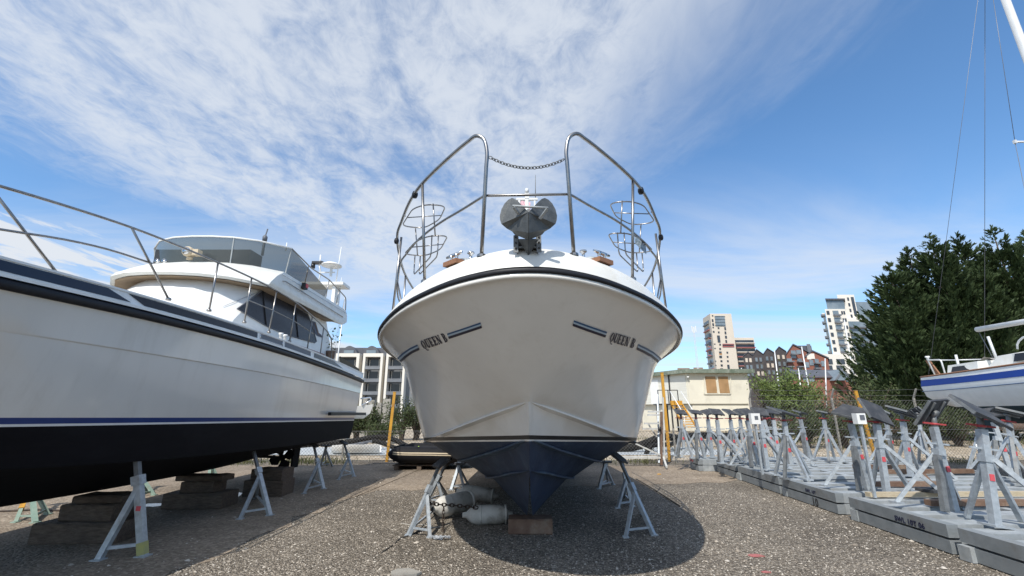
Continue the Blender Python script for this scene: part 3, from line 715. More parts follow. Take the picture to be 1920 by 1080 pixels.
# low coachroof, wheelhouse and mast further aft (hidden from here by the high bow)
ch = MB()
def loop_rows(ctrl):
    return [[Q(s, b, z) for s, b in pts] for z, pts in ctrl]
def outl(s0, s1, hb_): return [(s1, -hb_), (s0+0.6, -hb_), (s0+0.15, -hb_*0.8), (s0, -hb_*0.4), (s0, hb_*0.4), (s0+0.15, hb_*0.8), (s0+0.6, hb_), (s1, hb_)]
ch.grid(loop_rows([(2.25, outl(2.2, 4.6, 1.25)), (2.62, outl(2.3, 4.6, 1.2)), (2.72, outl(2.5, 4.6, 1.05)), (2.74, outl(2.9, 4.6, .3))]))
ch.build('coachroof', M['deck'], queen, sharp=50)
wh = MB(); wh.grid(loop_rows([(2.2, outl(4.6, 8.6, 1.5)), (2.8, outl(4.7, 8.6, 1.48)), (3.22, outl(5.3, 8.5, 1.38)), (3.3, outl(5.4, 8.5, 1.2)), (3.34, outl(5.8, 8.2, .3))]))
who = wh.build('wheelhouse', M['deck'], queen, sharp=50)
wg = MB(); wg.grid([[Q(s-0.012, b*1.008, z) for s, b in pts] for z, pts in [(2.83, outl(4.735, 8.2, 1.475)), (3.16, outl(5.215, 8.2, 1.392))]])
wg.build('windscreen', M['glass'], who)
mp_ = MB(); mb0 = Q(6.6, 0, 3.3); tp = atY(990, 357, mb0.y)
mp_.tube([mb0, Vector((mb0.x, mb0.y, tp.z-0.25))], 0.05, 8); q = Vector((mb0.x, mb0.y, tp.z-0.25))
mp_.box(q+Vector((0, 0, 0.02)), (0.5, 0.06, 0.05)); mp_.box(q+Vector((0, 0, .10)), (0.10, 0.08, .14)); mp_.lathe(q+Vector((0, 0, .17)), [(0.05, 0), (0.05, .10), (0.03, .13)], 10)
mp_.bar(q+Vector((-.18, 0, -.35)), q+Vector((-.18, 0, 0)), .05, .05); mp_.bar(q+Vector((.18, 0, -.3)), q+Vector((.18, 0, 0)), .04, .04)
mp_.build('signal_mast', M['mast'], queen)
an = MB(); at_ = atY(1004, 328, mb0.y); an.tube([q+Vector((0.2, 0, 0)), at_], [0.012, 0.006], 6); an.build('whip_aerial', M['darkgalv'], queen)
fl = MB(); fr_ = [[q+Vector((-.22+0.30*i/6, 0.03*math.sin(i*1.9+j), -.02-.075*j-0.05*(i/6)**2)) for i in range(7)] for j in range(4)]
fl.grid(fr_); o = fl.build('bunting', M['pink'], None, loc=tuple(q)); tag(o, 'small pink and white flag bunched on the mast behind the anchor', 'flag')
# ------------------------------------------------------------ anchor (rests in the roller)
A = MB()
def ap(x, y, Y): return atY(x, y, Y)
def thick(mbx, poly, t=(0, 0.014, 0.008)): mbx.prism(poly, t)
nt_ = ap(991, 398, 2.80); kb = ap(991, 436, 2.84); tipp = ap(990.8, 478, 3.04)
cx0 = 990.8
anc = thing('anchor', 'grey plough anchor hanging over the bow of the cruiser', 'anchor', tuple(atY(991, 440, 2.95)))
for sx, tag_ in ((-1, 'l'), (1, 'r')):
    def X(dx): return cx0+sx*dx
    fold = [ap(X(50), 420, 2.93), ap(X(40), 428, 2.955), ap(X(30), 433, 2.965), ap(X(25), 439, 2.975), ap(X(18.5), 448.5, 2.985)]
    # lower dark faces
    fk = MB()
    fk.add([nt_, fold[0], fold[1], fold[2], fold[3], fold[4], ap(cx0, 449, 2.93), kb], [(0, 1, 2, 7), (2, 3, 7), (3, 4, 6, 7)])
    fk.add([fold[4], tipp, ap(cx0, 449, 2.93)], [(0, 1, 2)])
    lob = [nt_, ap(X(19), 378, 2.865), ap(X(24), 373.5, 2.885), ap(X(30), 371.5, 2.90), ap(X(37), 375, 2.915), ap(X(44), 382, 2.925), ap(X(50), 393, 2.93), ap(X(53), 405, 2.93), ap(X(52.5), 413, 2.93), fold[0]]
    fk.add(lob, [tuple(range(len(lob)))])
    o = fk.build('fluke', M['anchor'], anc, weld=True)
    sd = o.modifiers.new('thickness', 'SOLIDIFY'); sd.thickness = 0.010; sd.offset = 0
st = MB(); st.tube([ap(961, 386, 2.80), ap(1028, 390, 2.80)], 0.0085, 8)
for a_, b_ in (((963, 388, 2.80), (975, 404, 2.85)), ((1026, 391, 2.80), (1012, 410, 2.85))): st.bar(ap(*a_), ap(*b_), 0.022, 0.012)
st.build('roll_bar', M['galvpale'], anc)
sh = MB(); sh.prism([ap(991, 392, 2.95)+Vector((-.011, 0, 0)), ap(991, 420, 2.92)+Vector((-.011, 0, 0)), Q(0.05, -.011, z0+.02), Q(.55, -.011, z0+.05), Q(.55, -.011, z0+.10), Q(.10, -.011, z0+.12)], (0.022, 0, 0))
sh.build('shank', M['anchor'], anc)
# chain slung between the two rail heads
cp = MB(); a, b = atY(917, 294, 2.97), atY(1059, 298, 2.97); pts = []
for i in range(25):
    t = i/24; p = a.lerp(b, t); p.z -= 0.085*4*t*(1-t); pts.append(p)
chain_links(cp, pts, 0.034, 0.0036)
o = cp.build('slack_chain', M['darkgalv'], None, loc=tuple(a)); tag(o, 'slack metal chain strung between the two tall bow rail heads', 'chain')
# ============================================================ the big flybridge cruiser on the left
LX, LY0 = -5.56, 0.3
def B(s, b, z): return Vector((LX+b*0.9875, LY0+s, z))
fly = thing('flybridge_cruiser', 'large cream flybridge motor yacht with blue waterline stripe and black bottom, propped on the left', 'boat', (LX, LY0+6, 0))
S0 = smooth_curve([(0,0,2.62),(.35,.45,2.57),(.9,.85,2.52),(1.8,1.25,2.46),(3,1.5,2.445),(4.5,1.59,2.475),(7,1.6,2.48),(10,1.59,2.38),(12,1.55,2.28)], 6)
S1 = smooth_curve([(.35,0,2.35),(.75,.38,2.28),(1.3,.72,2.22),(2.1,1.1,2.17),(3.2,1.40,2.14),(4.6,1.53,2.13),(7,1.57,2.12),(10,1.56,2.06),(11.97,1.52,2.0)], 6)
S2 = smooth_curve([(1.0,0,1.5),(1.4,.3,1.48),(2,.62,1.46),(2.8,.98,1.45),(3.8,1.28,1.44),(5,1.42,1.43),(7,1.49,1.42),(10,1.49,1.4),(11.9,1.46,1.38)], 6)
S3 = smooth_curve([(1.5,0,1.25),(1.8,.22,1.22),(2.4,.55,1.15),(3.1,.88,1.08),(4,1.17,1.02),(5.2,1.34,.97),(7,1.42,.93),(10,1.43,.9),(11.85,1.40,.88)], 6)
S4 = smooth_curve([(2.2,0,.95),(2.5,.01,.8),(2.9,.02,.68),(3.4,.03,.6),(4.1,.04,.55),(5.2,.05,.52),(7,.05,.5),(9.0,.05,.52),(11.8,.05,.72)], 6)
S1u = [np.array((a[0], a[1]+0.012, a[2]+0.012)) for a in S1]
S3i = [np.array((a[0], max(0, a[1]-0.06*min(1, a[1]/.3)), a[2]-0.005)) for a in S3]
def fullB(A): return [B(a[0], -a[1], a[2]) for a in reversed(A)] + [B(*a) for a in A[1:]]
rows = [S0, mixc(S0, S1u, .5, .992), S1u, S1, mixc(S1, S2, .5, 1.005), S2, mixc(S2, S3, .5, 1.01), S3, S3i, mixc(S3i, S4, .5), S4]
mb = MB(); mb.grid([fullB(r) for r in rows])
last = [B(r[-1][0], -r[-1][1], r[-1][2]) for r in rows] + [B(*r[-1]) for r in reversed(rows)]
mb.add(last, [tuple(range(len(last)))])
src = mb.build('hull_source', M['gel2'], fly, sharp=28)
pn2 = Vector((0, 0.009, 1)).normalized(); foff = fly.location
def pf(z): return (Vector((LX, 3.3, z))-foff, pn2)
clip(src, 'hull', M['gel2'], fly, lo=pf(1.468)); clip(src, 'waterline_stripe', M['bluestripe'], fly, lo=pf(1.414), hi=pf(1.468))
clip(src, 'white_line', M['white'], fly, lo=pf(1.392), hi=pf(1.414)); clip(src, 'hull_bottom', M['darkfoul'], fly, hi=pf(1.392))
lbv = bvh_of([src]); bpy.data.objects.remove(src)
def offrow(A, out, up):
    r = []
    for i, a in enumerate(A):
        t = A[min(i+1, len(A)-1)]-A[max(i-1, 0)]; n = np.array((-t[1], t[0]))
        if i == 0: n = np.array((-1.0, 0.0))
        n = n/(np.linalg.norm(n)+1e-9); r.append(np.array((a[0]+n[0]*out, max(0, a[1]+n[1]*out) if i else 0, a[2]+up)))
    return r
m_ = MB(); m_.grid([fullB(offrow(S0, o_, u_)) for o_, u_ in [(-.01, .0), (.03, .002), (.048, .02), (.048, .06), (.036, .088), (-.01, .09)]])
m_.build('rub_rail', M['rubber'], fly)
# bulwark panel with white cap above the rub rail
bw = MB(); bw.grid([fullB(offrow(S0, o_, u_)) for o_, u_ in [(.050, .092), (.050, .122), (.016, .130), (.006, .234), (.018, .238), (.018, .258), (-.06, .27), (-.16, .262)]])
bul = bw.build('bulwark', M['white'], fly, sharp=35); bbv = bvh_of([bul])
dkL = MB(); e1 = offrow(S0, -.14, .25); c1 = [np.array((a[0], 0, a[2]+.05)) for a in e1]; c1[0] = e1[0]
dkL.grid([fullB(e1), fullB(c1)]); deckL = dkL.build('deck', M['deck'], fly, sharp=40); dLb = bvh_of([deckL])
def dz(x, y):
    p, n, i, d = dLb.ray_cast(Vector((x, y, 6)), Vector((0, 0, -1))); return p.z if p else 2.75
# dark panels and cabin windows let into the bulwark
def bulpanel(name, m, s0, s1, slant0=0.0, slant1=0.0, lo=.142, hi=.228, both=True, rim=None):
    "panel on the sloping bulwark between stations s0 and s1"
    A = offrow(S0, .0, .0); ss = [a[0] for a in S0]
    def at(s, u):
        a = np.array([np.interp(s, ss, [r[k] for r in S0]) for k in range(3)])
        f = (u-.125)/.10; out = .016-.009*f+.005
        d = 0.05; n = np.array((-(np.interp(s+d, ss, [r[1] for r in S0])-np.interp(s-d, ss, [r[1] for r in S0])), 2*d)); n /= np.linalg.norm(n)
        return (a[0]+n[0]*out, a[1]+n[1]*out, a[2]+u)
    for sg in ((1, -1) if both else (1,)):
        mb = MB(); n = 14; lo_ = []; hi_ = []
        for i in range(n+1):
            t = i/n
            p = at(s0+(s1-s0)*t, lo); q = at(s0+slant0+(s1+slant1-s0-slant0)*t, hi)
            lo_.append(B(p[0], sg*p[1], p[2])); hi_.append(B(q[0], sg*q[1], q[2]))
        mb.grid([lo_, hi_]); o = mb.build(name, m, fly)
        if rim:
            r = MB()
            for P in (lo_, hi_): r.tube(P, .008, 5)
            r.tube([lo_[0], hi_[0]], .008, 5); r.tube([lo_[-1], hi_[-1]], .008, 5); r.build('panel_rim', rim, o)
bulpanel('bulwark_panel', mat('navy_panel', (.012, .017, .035), (.016, .022, .042), 3, .25), .7, 4.25, 0, -.28)
bulpanel('hull_window', M['curtain'], 4.42, 6.62, -.22, 0)
bulpanel('air_vent', M['grill'], 6.70, 7.42, 0, 0, rim=M['chrome'])
bulpanel('air_vent', M['grill'], 7.5, 8.55, 0, 0)
bulpanel('hull_window', M['glass'], 8.7, 10.35, 0.02, -.55)
# coachroof with chrome vents, windscreen under its white cover
def U(z, yf, ys, hx, ya, bow=.0, cx=LX, n=7):
    "plan outline of a deckhouse: aft right, round the curved front, aft left"
    pts = [(cx-hx, ya), (cx-hx, ys)]
    for i in range(1, n):
        t = -1+2*i/n; pts.append((cx+hx*.97*t, yf+(ys-yf)*abs(t)**2.6*.85))
    pts += [(cx+hx, ys), (cx+hx, ya)]
    return [Vector((x, y, z)) for x, y in pts]
cr = MB(); cr.grid([U(2.70, 2.6, 4.0, .98, 7.5), U(2.80, 2.75, 4.1, .93, 7.5), U(2.90, 3.3, 4.5, .80, 7.5), U(2.93, 4.3, 5.2, .4, 7.5)])
cr.build('coachroof', M['deck'], fly, sharp=50)
HX = 1.17
house = MB(); house.grid([U(2.66, 6.15, 6.75, HX, 10.9), U(2.93, 6.30, 6.95, HX, 10.9), U(3.60, 7.0, 7.72, HX-.07, 10.6), U(3.66, 7.05, 7.77, HX-.08, 10.55)])
hs = house.build('deckhouse', M['white'], fly, sharp=25)
hbv = bvh_of([hs])
# seams of the windscreen cover, wiper
sm = MB()
for i0 in (3, 5): pass
def hp(x, y, off=.004): return hit(hbv, x, y, off)
for a, b in (((418, 575), (490, 545)),):
    P = [hp(a[0]+(b[0]-a[0])*i/10, a[1]+(b[1]-a[1])*i/10) for i in range(11)]; P = [p for p in P if p is not None]
    if len(P) > 3: sm.tube(P, .004, 4)
sm.build('cover_seam', M['galvpale'], hs)
wp_ = MB(); P = [hp(x, y, .03) for x, y in ((413, 525), (437, 545), (443, 538), (432, 556))]
if all(P): wp_.tube([P[0], P[1]], .008, 5); wp_.tube([hp(421, 524, .03), hp(441, 541, .03)], .008, 5); wp_.tube([P[2], P[3]], .012, 5)
wp_.build('wiper', M['black'], hs)
# side windows (both sides), one dark shape with a rounded tail, set on the house side
for sg in (1, -1):
    win = [(443, 579), (496, 544), (553, 572), (580, 589), (586, 608), (592, 640), (588, 643), (542, 630), (496, 611)]
    def side(x, y, k=0.012):
        p = atX(x, y, LX+HX-.02); z = p.z
        xx = HX-.07*max(0, (z-2.93)/.67)+k
        return Vector((LX+sg*xx, p.y, z))
    def poly(name, px_, m, par, k=.012):
        g = MB(); g.prism([side(x, y, k) for x, y in px_], (sg*-.01, 0, 0)); return g.build(name, m, par)
    wn = poly('side_window', win, M['curtain'], hs)
    wf = MB(); wf.tube([side(x, y, .013) for x, y in win]+[side(*win[0], .013)], .010, 5); wf.build('window_frame', M['grill'], wn)
    for a, b in (((496, 545), (496, 611)), ((556, 575), (556, 633))):
        g = MB(); g.bar(side(*a, .016), side(*b, .016), .03, .006); g.build('window_post', M['black'], wn)
    em = poly('emblem', [(588, 602), (594, 604), (598, 624), (603, 628), (604, 633), (595, 630), (591, 625)], M['text'], hs)
    g = MB(); g.prism([side(x, y, .016) for x, y in [(591, 606), (594, 607), (598, 626), (601, 629), (596, 627)]], (sg*-.003, 0, 0)); g.build('emblem_inlay', M['rusty'], em)
    poly('red_trim', [(505, 634), (560, 648), (606, 664), (606, 669), (560, 654), (505, 639)], mat('red_trim', (.28, .07, .07), (.45, .38, .36), 35, .5, stretch=(1, 3, 1)), hs)
# flybridge moulding
FX = 1.33
fb = MB()
def FU(z, yf, ys, hx, ya): return U(z, yf, ys, hx, ya)
fl_rows = [FU(3.66, 7.1, 7.75, 1.08, 10.6), FU(3.60, 6.72, 7.45, FX+.02, 10.9), FU(3.635, 6.68, 7.42, FX+.04, 11.0), FU(3.72, 6.74, 7.5, FX+.03, 11.2), FU(3.90, 7.05, 7.75, FX-.01, 11.3), FU(4.06, 7.45, 8.05, FX-.06, 11.3), FU(4.075, 7.55, 8.15, FX-.14, 11.25), FU(3.95, 7.6, 8.2, FX-.16, 11.2), FU(3.80, 7.65, 8.3, .3, 11.0)]
fb.grid(fl_rows); fbo = fb.build('flybridge', M['deck'], fly, sharp=45)
vs_ = MB(); vs_.grid([FU(3.592, 6.75, 7.48, FX+.0, 10.5), FU(3.60, 7.02, 7.7, 1.10, 10.5)]); vs_.build('visor_lining', M['visor'], fbo)
ap_ = MB()
ap_.box((LX, 11.2, 3.95), (2*FX-.1, .05, .24)); ap_.build('aft_panel', M['deck'], fbo)
for sg in (1, -1):
    # grab rail, navigation lamp and seam lines on the flybridge side
    def fs(y, z): return Vector((LX+sg*(FX+.035), y, z))
    g = MB(); g.tube([fs(7.9, 3.84)-Vector((sg*.05, 0, 0)), fs(7.95, 3.85), fs(10.9, 3.80), fs(10.95, 3.79)-Vector((sg*.05, 0, 0))], .010, 6); g.build('grab_rail', M['steel'], fbo)
    g = MB(); g.box(fs(8.72, 3.97)-Vector((sg*.0, 0, 0)), (.07, .13, .12)); lamp = g.build('navigation_light', M['rubber'], fbo)
    g = MB(); g.box(fs(8.74, 3.98)+Vector((sg*.036, 0, 0)), (.02, .09, .075)); g.build('lamp_lens', M['redlabel'], lamp)
    g = MB(); g.tube([fs(7.85, 3.955)-Vector((sg*.03, 0, 0)), fs(11.2, 3.955)-Vector((sg*.034, 0, 0))], .006, 4); g.build('seam', M['galvpale'], fbo)
# flybridge windscreen: smoked front, brown side wings, rails
ws0 = FU(4.07, 7.55, 8.15, FX-.09, 11.0); ws1 = FU(4.55, 7.48, 8.1, FX-.01, 11.0)
n0 = len(ws0)
fw = MB(); fw.grid([ws0[1:n0-1], ws1[1:n0-1]]); fwo = fw.build('flybridge_screen', M['smoke'], fbo)
tr_ = MB(); tr_.tube(ws1[1:n0-1], .016, 6); tr_.build('screen_trim', M['white'], fwo)
for i in (1, 6, n0-2):
    g = MB(); g.bar(ws0[i], ws1[i], .02, .014); g.build('screen_post', M['galvpale'], fwo)
for sg, i in ((1, n0-2), (-1, 1)):
    a0, a1 = ws0[i], ws1[i]; b0 = Vector((a0.x-sg*.02, 10.05, 4.07)); b1 = Vector((a0.x+sg*.02, 10.05, 4.27))
    g = MB(); g.grid([[a0.lerp(b0, t/8) for t in range(9)], [a1.lerp(b1, t/8)+Vector((0, 0, .10*math.sin(math.pi*t/8)*0)) for t in range(9)]])
    g.build('side_screen', M['brownsmoke'], fbo)
    g = MB(); g.tube(bend([a1, a1.lerp(b1, .5)+Vector((0, 0, .06)), Vector((b1.x, 10.1, 4.52)), Vector((b1.x, 11.25, 4.38)), Vector((b1.x, 11.3, 4.05))], .12, 4), .014, 6)
    for y in (9.0, 10.1, 10.75): g.tube([Vector((b0.x, y, 4.05)), Vector((b1.x, y, 4.5))], .011, 6)
    g.build('flybridge_rail', M['steel'], fbo)
ds = MB(); ds.box((LX-.14, 7.98, 4.24), (1.75, .4, .34)); ds.build('helm_console', M['black'], fbo)
seat = MB(); seat.box((LX, 9.7, 4.2), (1.5, .5, .3)); seat.build('helm_seat', M['visor'], fbo)
# search light, horns, roof lamps
sp_ = MB(); p = Vector((LX+.02, 7.28, 4.07)); sp_.lathe(p+Vector((0, 0, -.03)), [(.05, 0), (.04, .05)], 10); sp_.lathe(p+Vector((-.02, -.09, .10)), [(.075, 0), (.09, .03), (.085, .14), (.05, .19)], 14, axis=(0, 1, 0))
sp_.box(p+Vector((.11, .0, .09)), (.10, .12, .10)); so_ = sp_.build('search_light', M['cream'], fbo)
g = MB(); g.lathe(p+Vector((-.02, -.096, .10)), [(.066, 0), (.066, .008)], 14, axis=(0, 1, 0)); g.build('lens', M['chrome'], so_)
hn = MB()
for dx in (-.62, -.5): hn.lathe(Vector((LX+dx, 7.38, 4.05)), [(.045, 0), (.02, .06), (.014, .22)], 10, axis=(0, 1, .0))
hn.box((LX-.56, 7.5, 4.0), (.2, .05, .06)); hn.build('horn', M['chrome'], fbo)
for dx, y, r in ((-.25, 5.0, .12), (.35, 5.2, .10), (.62, 5.6, .08)):
    g = MB(); g.lathe(Vector((LX+dx, y, 2.91)), [(r, 0), (r*.95, .03), (r*.6, .065), (r*.15, .075)], 14); g.build('deck_vent', M['chrome'], fly)
# radar arch shelf, dish, aerials, lights
sh_ = MB(); sh_.box((LX+.55, 11.1, 4.66), (1.5, .5, .07)); sh_.box((LX+1.05, 11.1, 4.35), (.08, .35, .6)); sh_.box((LX-.15, 11.1, 4.35), (.08, .35, .6)); sho = sh_.build('radar_arch', M['white'], fly)
p = atY(622, 497, 11.0)
g = MB(); g.lathe(p-Vector((0, 0, .03)), [(.03, -.02), (.25, .0), (.25, .03), (.16, .075), (.03, .09)], 18); dish = g.build('radar_dome', M['white'], sho)
g = MB(); g.bar(p-Vector((0, 0, .04)), p+Vector((0, .02, -.30)), .05, .05); g.bar(p+Vector((-.32, 0, -.20)), p+Vector((.1, 0, -.20)), .03, .03); g.tube(bend([p+Vector((-.3, 0, -.55)), p+Vector((-.26, 0, -.2)), p+Vector((-.36, 0, .1))], .1), .02, 6); g.build('dome_bracket', M['mast'], dish)
g = MB(); q = p+Vector((-.36, 0, .06)); g.box(q, (.28, .12, .06)); g.lathe(q+Vector((-.12, 0, -.14)), [(.06, 0), (.05, .12)], 8); g.build('deck_lamp', M['black'], sho)
for (x0, y0, x1, y1, r) in ((630, 530, 640, 463, .016), (600, 497, 601, 478, .03), (536, 470, 538, 455, .02), (634, 552, 641, 520, .010), (629, 583, 632, 568, .022)):
    g = MB(); g.tube([atY(x0, y0, 11.0), atY(x1, y1, 11.0)], [r, r*.55], 6); g.build('aerial', M['white'], sho)
g = MB(); q = atY(496, 452, 9.6); g.tube([q-Vector((0, 0, .35)), q], .03, 8); g.lathe(q, [(.05, 0), (.055, .1), (.03, .14)], 8); g.bar(q+Vector((0, 0, .12)), q+Vector((.03, 0, .3)), .02, .02); g.build('light_mast', M['grill'], fbo)
# guard rail with raked stanchions, both sides
for sg in (1, -1):
    def R(x, y, X=None): 
        p = atX(x, y, LX+1.51 if X is None else X); return Vector((LX+sg*(p.x-LX), p.y, p.z))
    rail = [R(-330, 262, LX+.94), R(-120, 315, LX+1.31), R(0, 349), R(120, 385), R(245, 426), R(330, 459), R(410, 493), R(470, 520), R(520, 545.5), R(560, 571), R(597, 603)]
    end = [R(614, 622), R(621, 634), R(622, 650), R(622, 680)]
    g = MB(); g.tube([Vector(p) for p in smooth_curve([tuple(p) for p in rail], 4)]+bend(end, .05, 3), .0135, 7); rr_ = g.build('guard_rail', M['steel'], fly)
    mr_ = [R(-120, 408, LX+1.31), R(0, 430), R(120, 449), R(200, 467), R(285, 494)]
    g = MB(); g.tube([Vector(p) for p in smooth_curve([tuple(p) for p in mr_], 3)], .011, 6)
    g.build('mid_rail', M['steel'], fly); g = MB(); g.tube([Vector(p) for p in [R(467, 563), R(510, 581), R(550, 601), R(588, 626)]], .008, 6); g.build('mid_rail', M['steel'], fly)
    for a, b in (((-10, 362), (112, 519)), ((247, 427), (316, 561)), ((409, 493), (392, 582)), ((472, 521), (458, 604)), ((519, 545), (504, 623)), ((555, 568), (543, 640)), ((586, 593), (576, 655)), ((607, 615), (600, 668))):
        g = MB(); g.tube([R(*a), R(*b)], .0125, 7); g.lathe(R(*b), [(.03, -.015), (.03, .01), (.018, .02)], 8); g.build('stanchion', M['steel'], fly)
    for x, y in ((526, 634), (534, 637)):
        g = MB(); p = R(x, y, LX+1.56); g.lathe(p, [(.03, -.04), (.025, .05), (.04, .06), (.04, .09)], 8); g.build('bollard', M['white'], fly)
# cockpit dodger, transom step, fender bar, propeller and rudder
g = MB(); g.prism([atX(x, y, LX+1.45) for x, y in ((638, 668), (674, 692), (672, 706), (640, 690))], (-.02, 0, 0)); g.build('dodger', mat('woven_screen', (.06, .05, .035), (.16, .13, .08), 40, .8, stretch=(1, 3, .4)), fly)
g = MB(); g.bar(atX(618, 776, LX+1.56+.02), atX(684, 776, LX+1.56+.02), .07, .07); g.build('side_fender', M['rubber'], fly)
g = MB(); g.box((LX, LY0+12.15, 1.55), (2.2, .45, .07)); g.build('bathing_platform', M['white'], fly)
pr = MB(); c = Vector((LX+.45, 10.6, .55))
pr.tube([c+Vector((0, -1.6, .18)), c], .028, 8); pr.lathe(c, [(.07, -.05), (.06, .08), (.02, .13)], 10, axis=(0, 1, 0))
for k in range(4):
    a = k*math.pi/2+.4; R_ = Vector((math.cos(a), 0, math.sin(a))); T = Vector((-math.sin(a), 0, math.cos(a)))
    pr.prism([c+R_*.05-T*.03, c+R_*.15-T*.12+Vector((0, -.03, 0)), c+R_*.27-T*.06+Vector((0, -.03, 0)), c+R_*.27+T*.06+Vector((0, .03, 0)), c+R_*.15+T*.11+Vector((0, .04, 0)), c+R_*.05+T*.03], (0, .015, 0))
pr.build('propeller', M['darkfoul'], fly)
rd = MB(); rd.prism([c+Vector((-.02, .45, .35)), c+Vector((-.02, .85, .35)), c+Vector((-.02, .80, -.28)), c+Vector((-.02, .5, -.28))], (.04, 0, 0)); rd.build('rudder', M['darkfoul'], fly)
# leafy pot plant on the after deck
pt = MB(); p0 = atX(620, 655, LX+1.24); p0.z = 2.72
pt.lathe(p0, [(.09, 0), (.12, .2)], 10); plant = thing('pot_plant', 'leafy green plant standing on the after deck of the left yacht', 'plant', tuple(p0)); pt.build('pot', M['rusty'], plant)
lf = MB()
for k in range(60):
    q = p0+Vector((random.gauss(0, .09), random.gauss(0, .09), .22+random.uniform(0, .55))); d = Vector((random.gauss(0, 1), random.gauss(0, 1), random.gauss(.4, .6))).normalized()*.07; a, b = frame(d)
    lf.add([q, q+d*.5+a*.025, q+d, q+d*.5-a*.025], [(0, 1, 2, 3)])
lf.build('foliage', leafmat('pot_leaf', (.05, .09, .02), (.12, .18, .05), 8), plant)
# ============================================================ things standing in the yard
def prop(name_, label, top, feet, group, metal='galv', w=.055, joint=.58, inner='darkgalv', padn=(0, 0, 1), padsize=.22, tie=True):
    "boat prop: inner tube with pad in an outer tube, three legs, tie bars"
    top = Vector(top); feet = [Vector(f) for f in feet]
    r = thing(name_, label, 'boat stand', (feet[0].x, feet[0].y, 0), group)
    j = None
    f0 = feet[0]; j = f0.lerp(top, joint)
    g = MB(); g.bar(f0, j, w, w); g.box(f0+Vector((0, 0, .008)), (w*1.7, w*1.7, .016)); g.build('leg', M[metal], r)
    g = MB(); g.bar(f0.lerp(top, joint*.55), top-(top-f0).normalized()*.03, w*.72, w*.72); g.build('inner_tube', M[inner], r)
    c = MB(); d = (top-f0).normalized(); c.bar(j-d*.05, j+d*.05, w*1.35, w*1.35); c.build('collar', M[metal], r)
    for f in feet[1:]:
        g = MB(); g.bar(f, f0.lerp(top, joint-.07), w*.8, w*.8); g.box(f+Vector((0, 0, .008)), (w*1.5, w*1.5, .016)); g.build('leg', M[metal], r)
    if tie:
        for i in range(1, len(feet)):
            b = f0.lerp(top, joint-.07); g = MB(); g.bar(f0.lerp(top, joint*.16), feet[i].lerp(b, .16), w*.45, w*.45); g.build('tie_bar', M[metal], r)
    n = Vector(padn).normalized(); a, b = frame(n)
    R_ = Matrix((a, b, n)).transposed()
    g = MB(); g.box(top+n*.0, (padsize, padsize*.8, .035), R_); g.build('pad', M['pad'], r)
    return r
def gz(x, y): return atZ(x, y, 0)
GQ = 'boat stands under the bow-on cruiser'; GL = 'boat stands under the left yacht'
prop('boat_stand', 'front left prop of the bow-on cruiser, the nearer one beside the fenders', atY(826, 868, 6.6), [gz(766, 1004), gz(806, 1008), gz(815, 962)], GQ, joint=.62, padn=(-.5, -.3, .8), w=.05)
prop('boat_stand', 'second left prop of the bow-on cruiser just behind the nearest one', atY(838, 866, 8.2), [gz(798, 944), gz(832, 946), gz(838, 930)], GQ, joint=.62, padn=(-.5, 0, .8))
prop('boat_stand', 'far left A-shaped prop of the bow-on cruiser on the sunlit slab', atY(862, 869, 10.2), [gz(846, 919), gz(871, 921), gz(880, 913)], GQ, joint=.95)
prop('boat_stand', 'front right prop of the bow-on cruiser standing in its shadow', atY(1160, 858, 6.7), [gz(1226, 1004), gz(1173, 1008), gz(1205, 965)], GQ, joint=.60, padn=(.5, -.3, .8), w=.05)
prop('boat_stand', 'second right prop of the bow-on cruiser just behind the front one', atY(1166, 862, 8.2), [gz(1185, 950), gz(1158, 953), gz(1170, 932)], GQ, joint=.66, padn=(.5, 0, .8))
prop('boat_stand', 'far right A-shaped prop deep in shadow under the bow-on cruiser', atY(1136, 866, 10.0), [gz(1123, 917), gz(1150, 909), gz(1140, 905)], GQ, joint=.95)
prop('boat_stand', 'nearest upright prop of the left yacht with a red sticker and yellow foot', atY(256, 842, 5.45), [gz(268, 1044), gz(184, 1051), gz(262, 985)], GL, joint=.70, padn=(.5, 0, .85), w=.072)
s_ = bpy.data.objects[-1] if False else None
st0 = [o for o in bpy.data.objects if o.get('label', '').startswith('nearest upright prop')][0]
def sticker(par, a, b, off, w, m, nm):
    g = MB(); g.bar(a+off, b+off, w, .004, None); return g.build(nm, m, par)
f0, tp = gz(268, 1044), atY(256, 842, 5.45)
g = MB(); g.box(f0.lerp(tp, .44)+Vector((.012, -.040, 0)), (.05, .006, .05)); g.build('sticker', M['redlabel'], st0)
g = MB(); g.bar(f0.lerp(tp, .02), f0.lerp(tp, .13), .077, .077); g.build('foot_paint', mat('faded_yellow', (.42, .40, .13), (.32, .32, .18), 12, .6), st0)
prop('boat_stand', 'second prop of the left yacht leaning in under the bottom', atY(473, 836, 7.9), [gz(506, 967), gz(450, 974), gz(480, 935)], GL, joint=.62, padn=(.5, 0, .85), w=.058)
prop('boat_stand', 'third prop of the left yacht near its propeller', atY(588, 834, 10.5), [gz(607, 917), gz(570, 926), gz(585, 905)], GL, joint=.62, padn=(.5, 0, .85), w=.055)
prop('boat_stand', 'fourth prop of the left yacht under its stern corner', atY(645, 830, 11.9), [gz(664, 894), gz(635, 900), gz(640, 884)], GL, joint=.62, padn=(.5, 0, .85), w=.05)
prop('boat_stand', 'farthest small prop behind the propeller of the left yacht', atY(612, 836, 12.4), [gz(599, 878), gz(623, 874), gz(611, 868)], GL, joint=.95, w=.05)
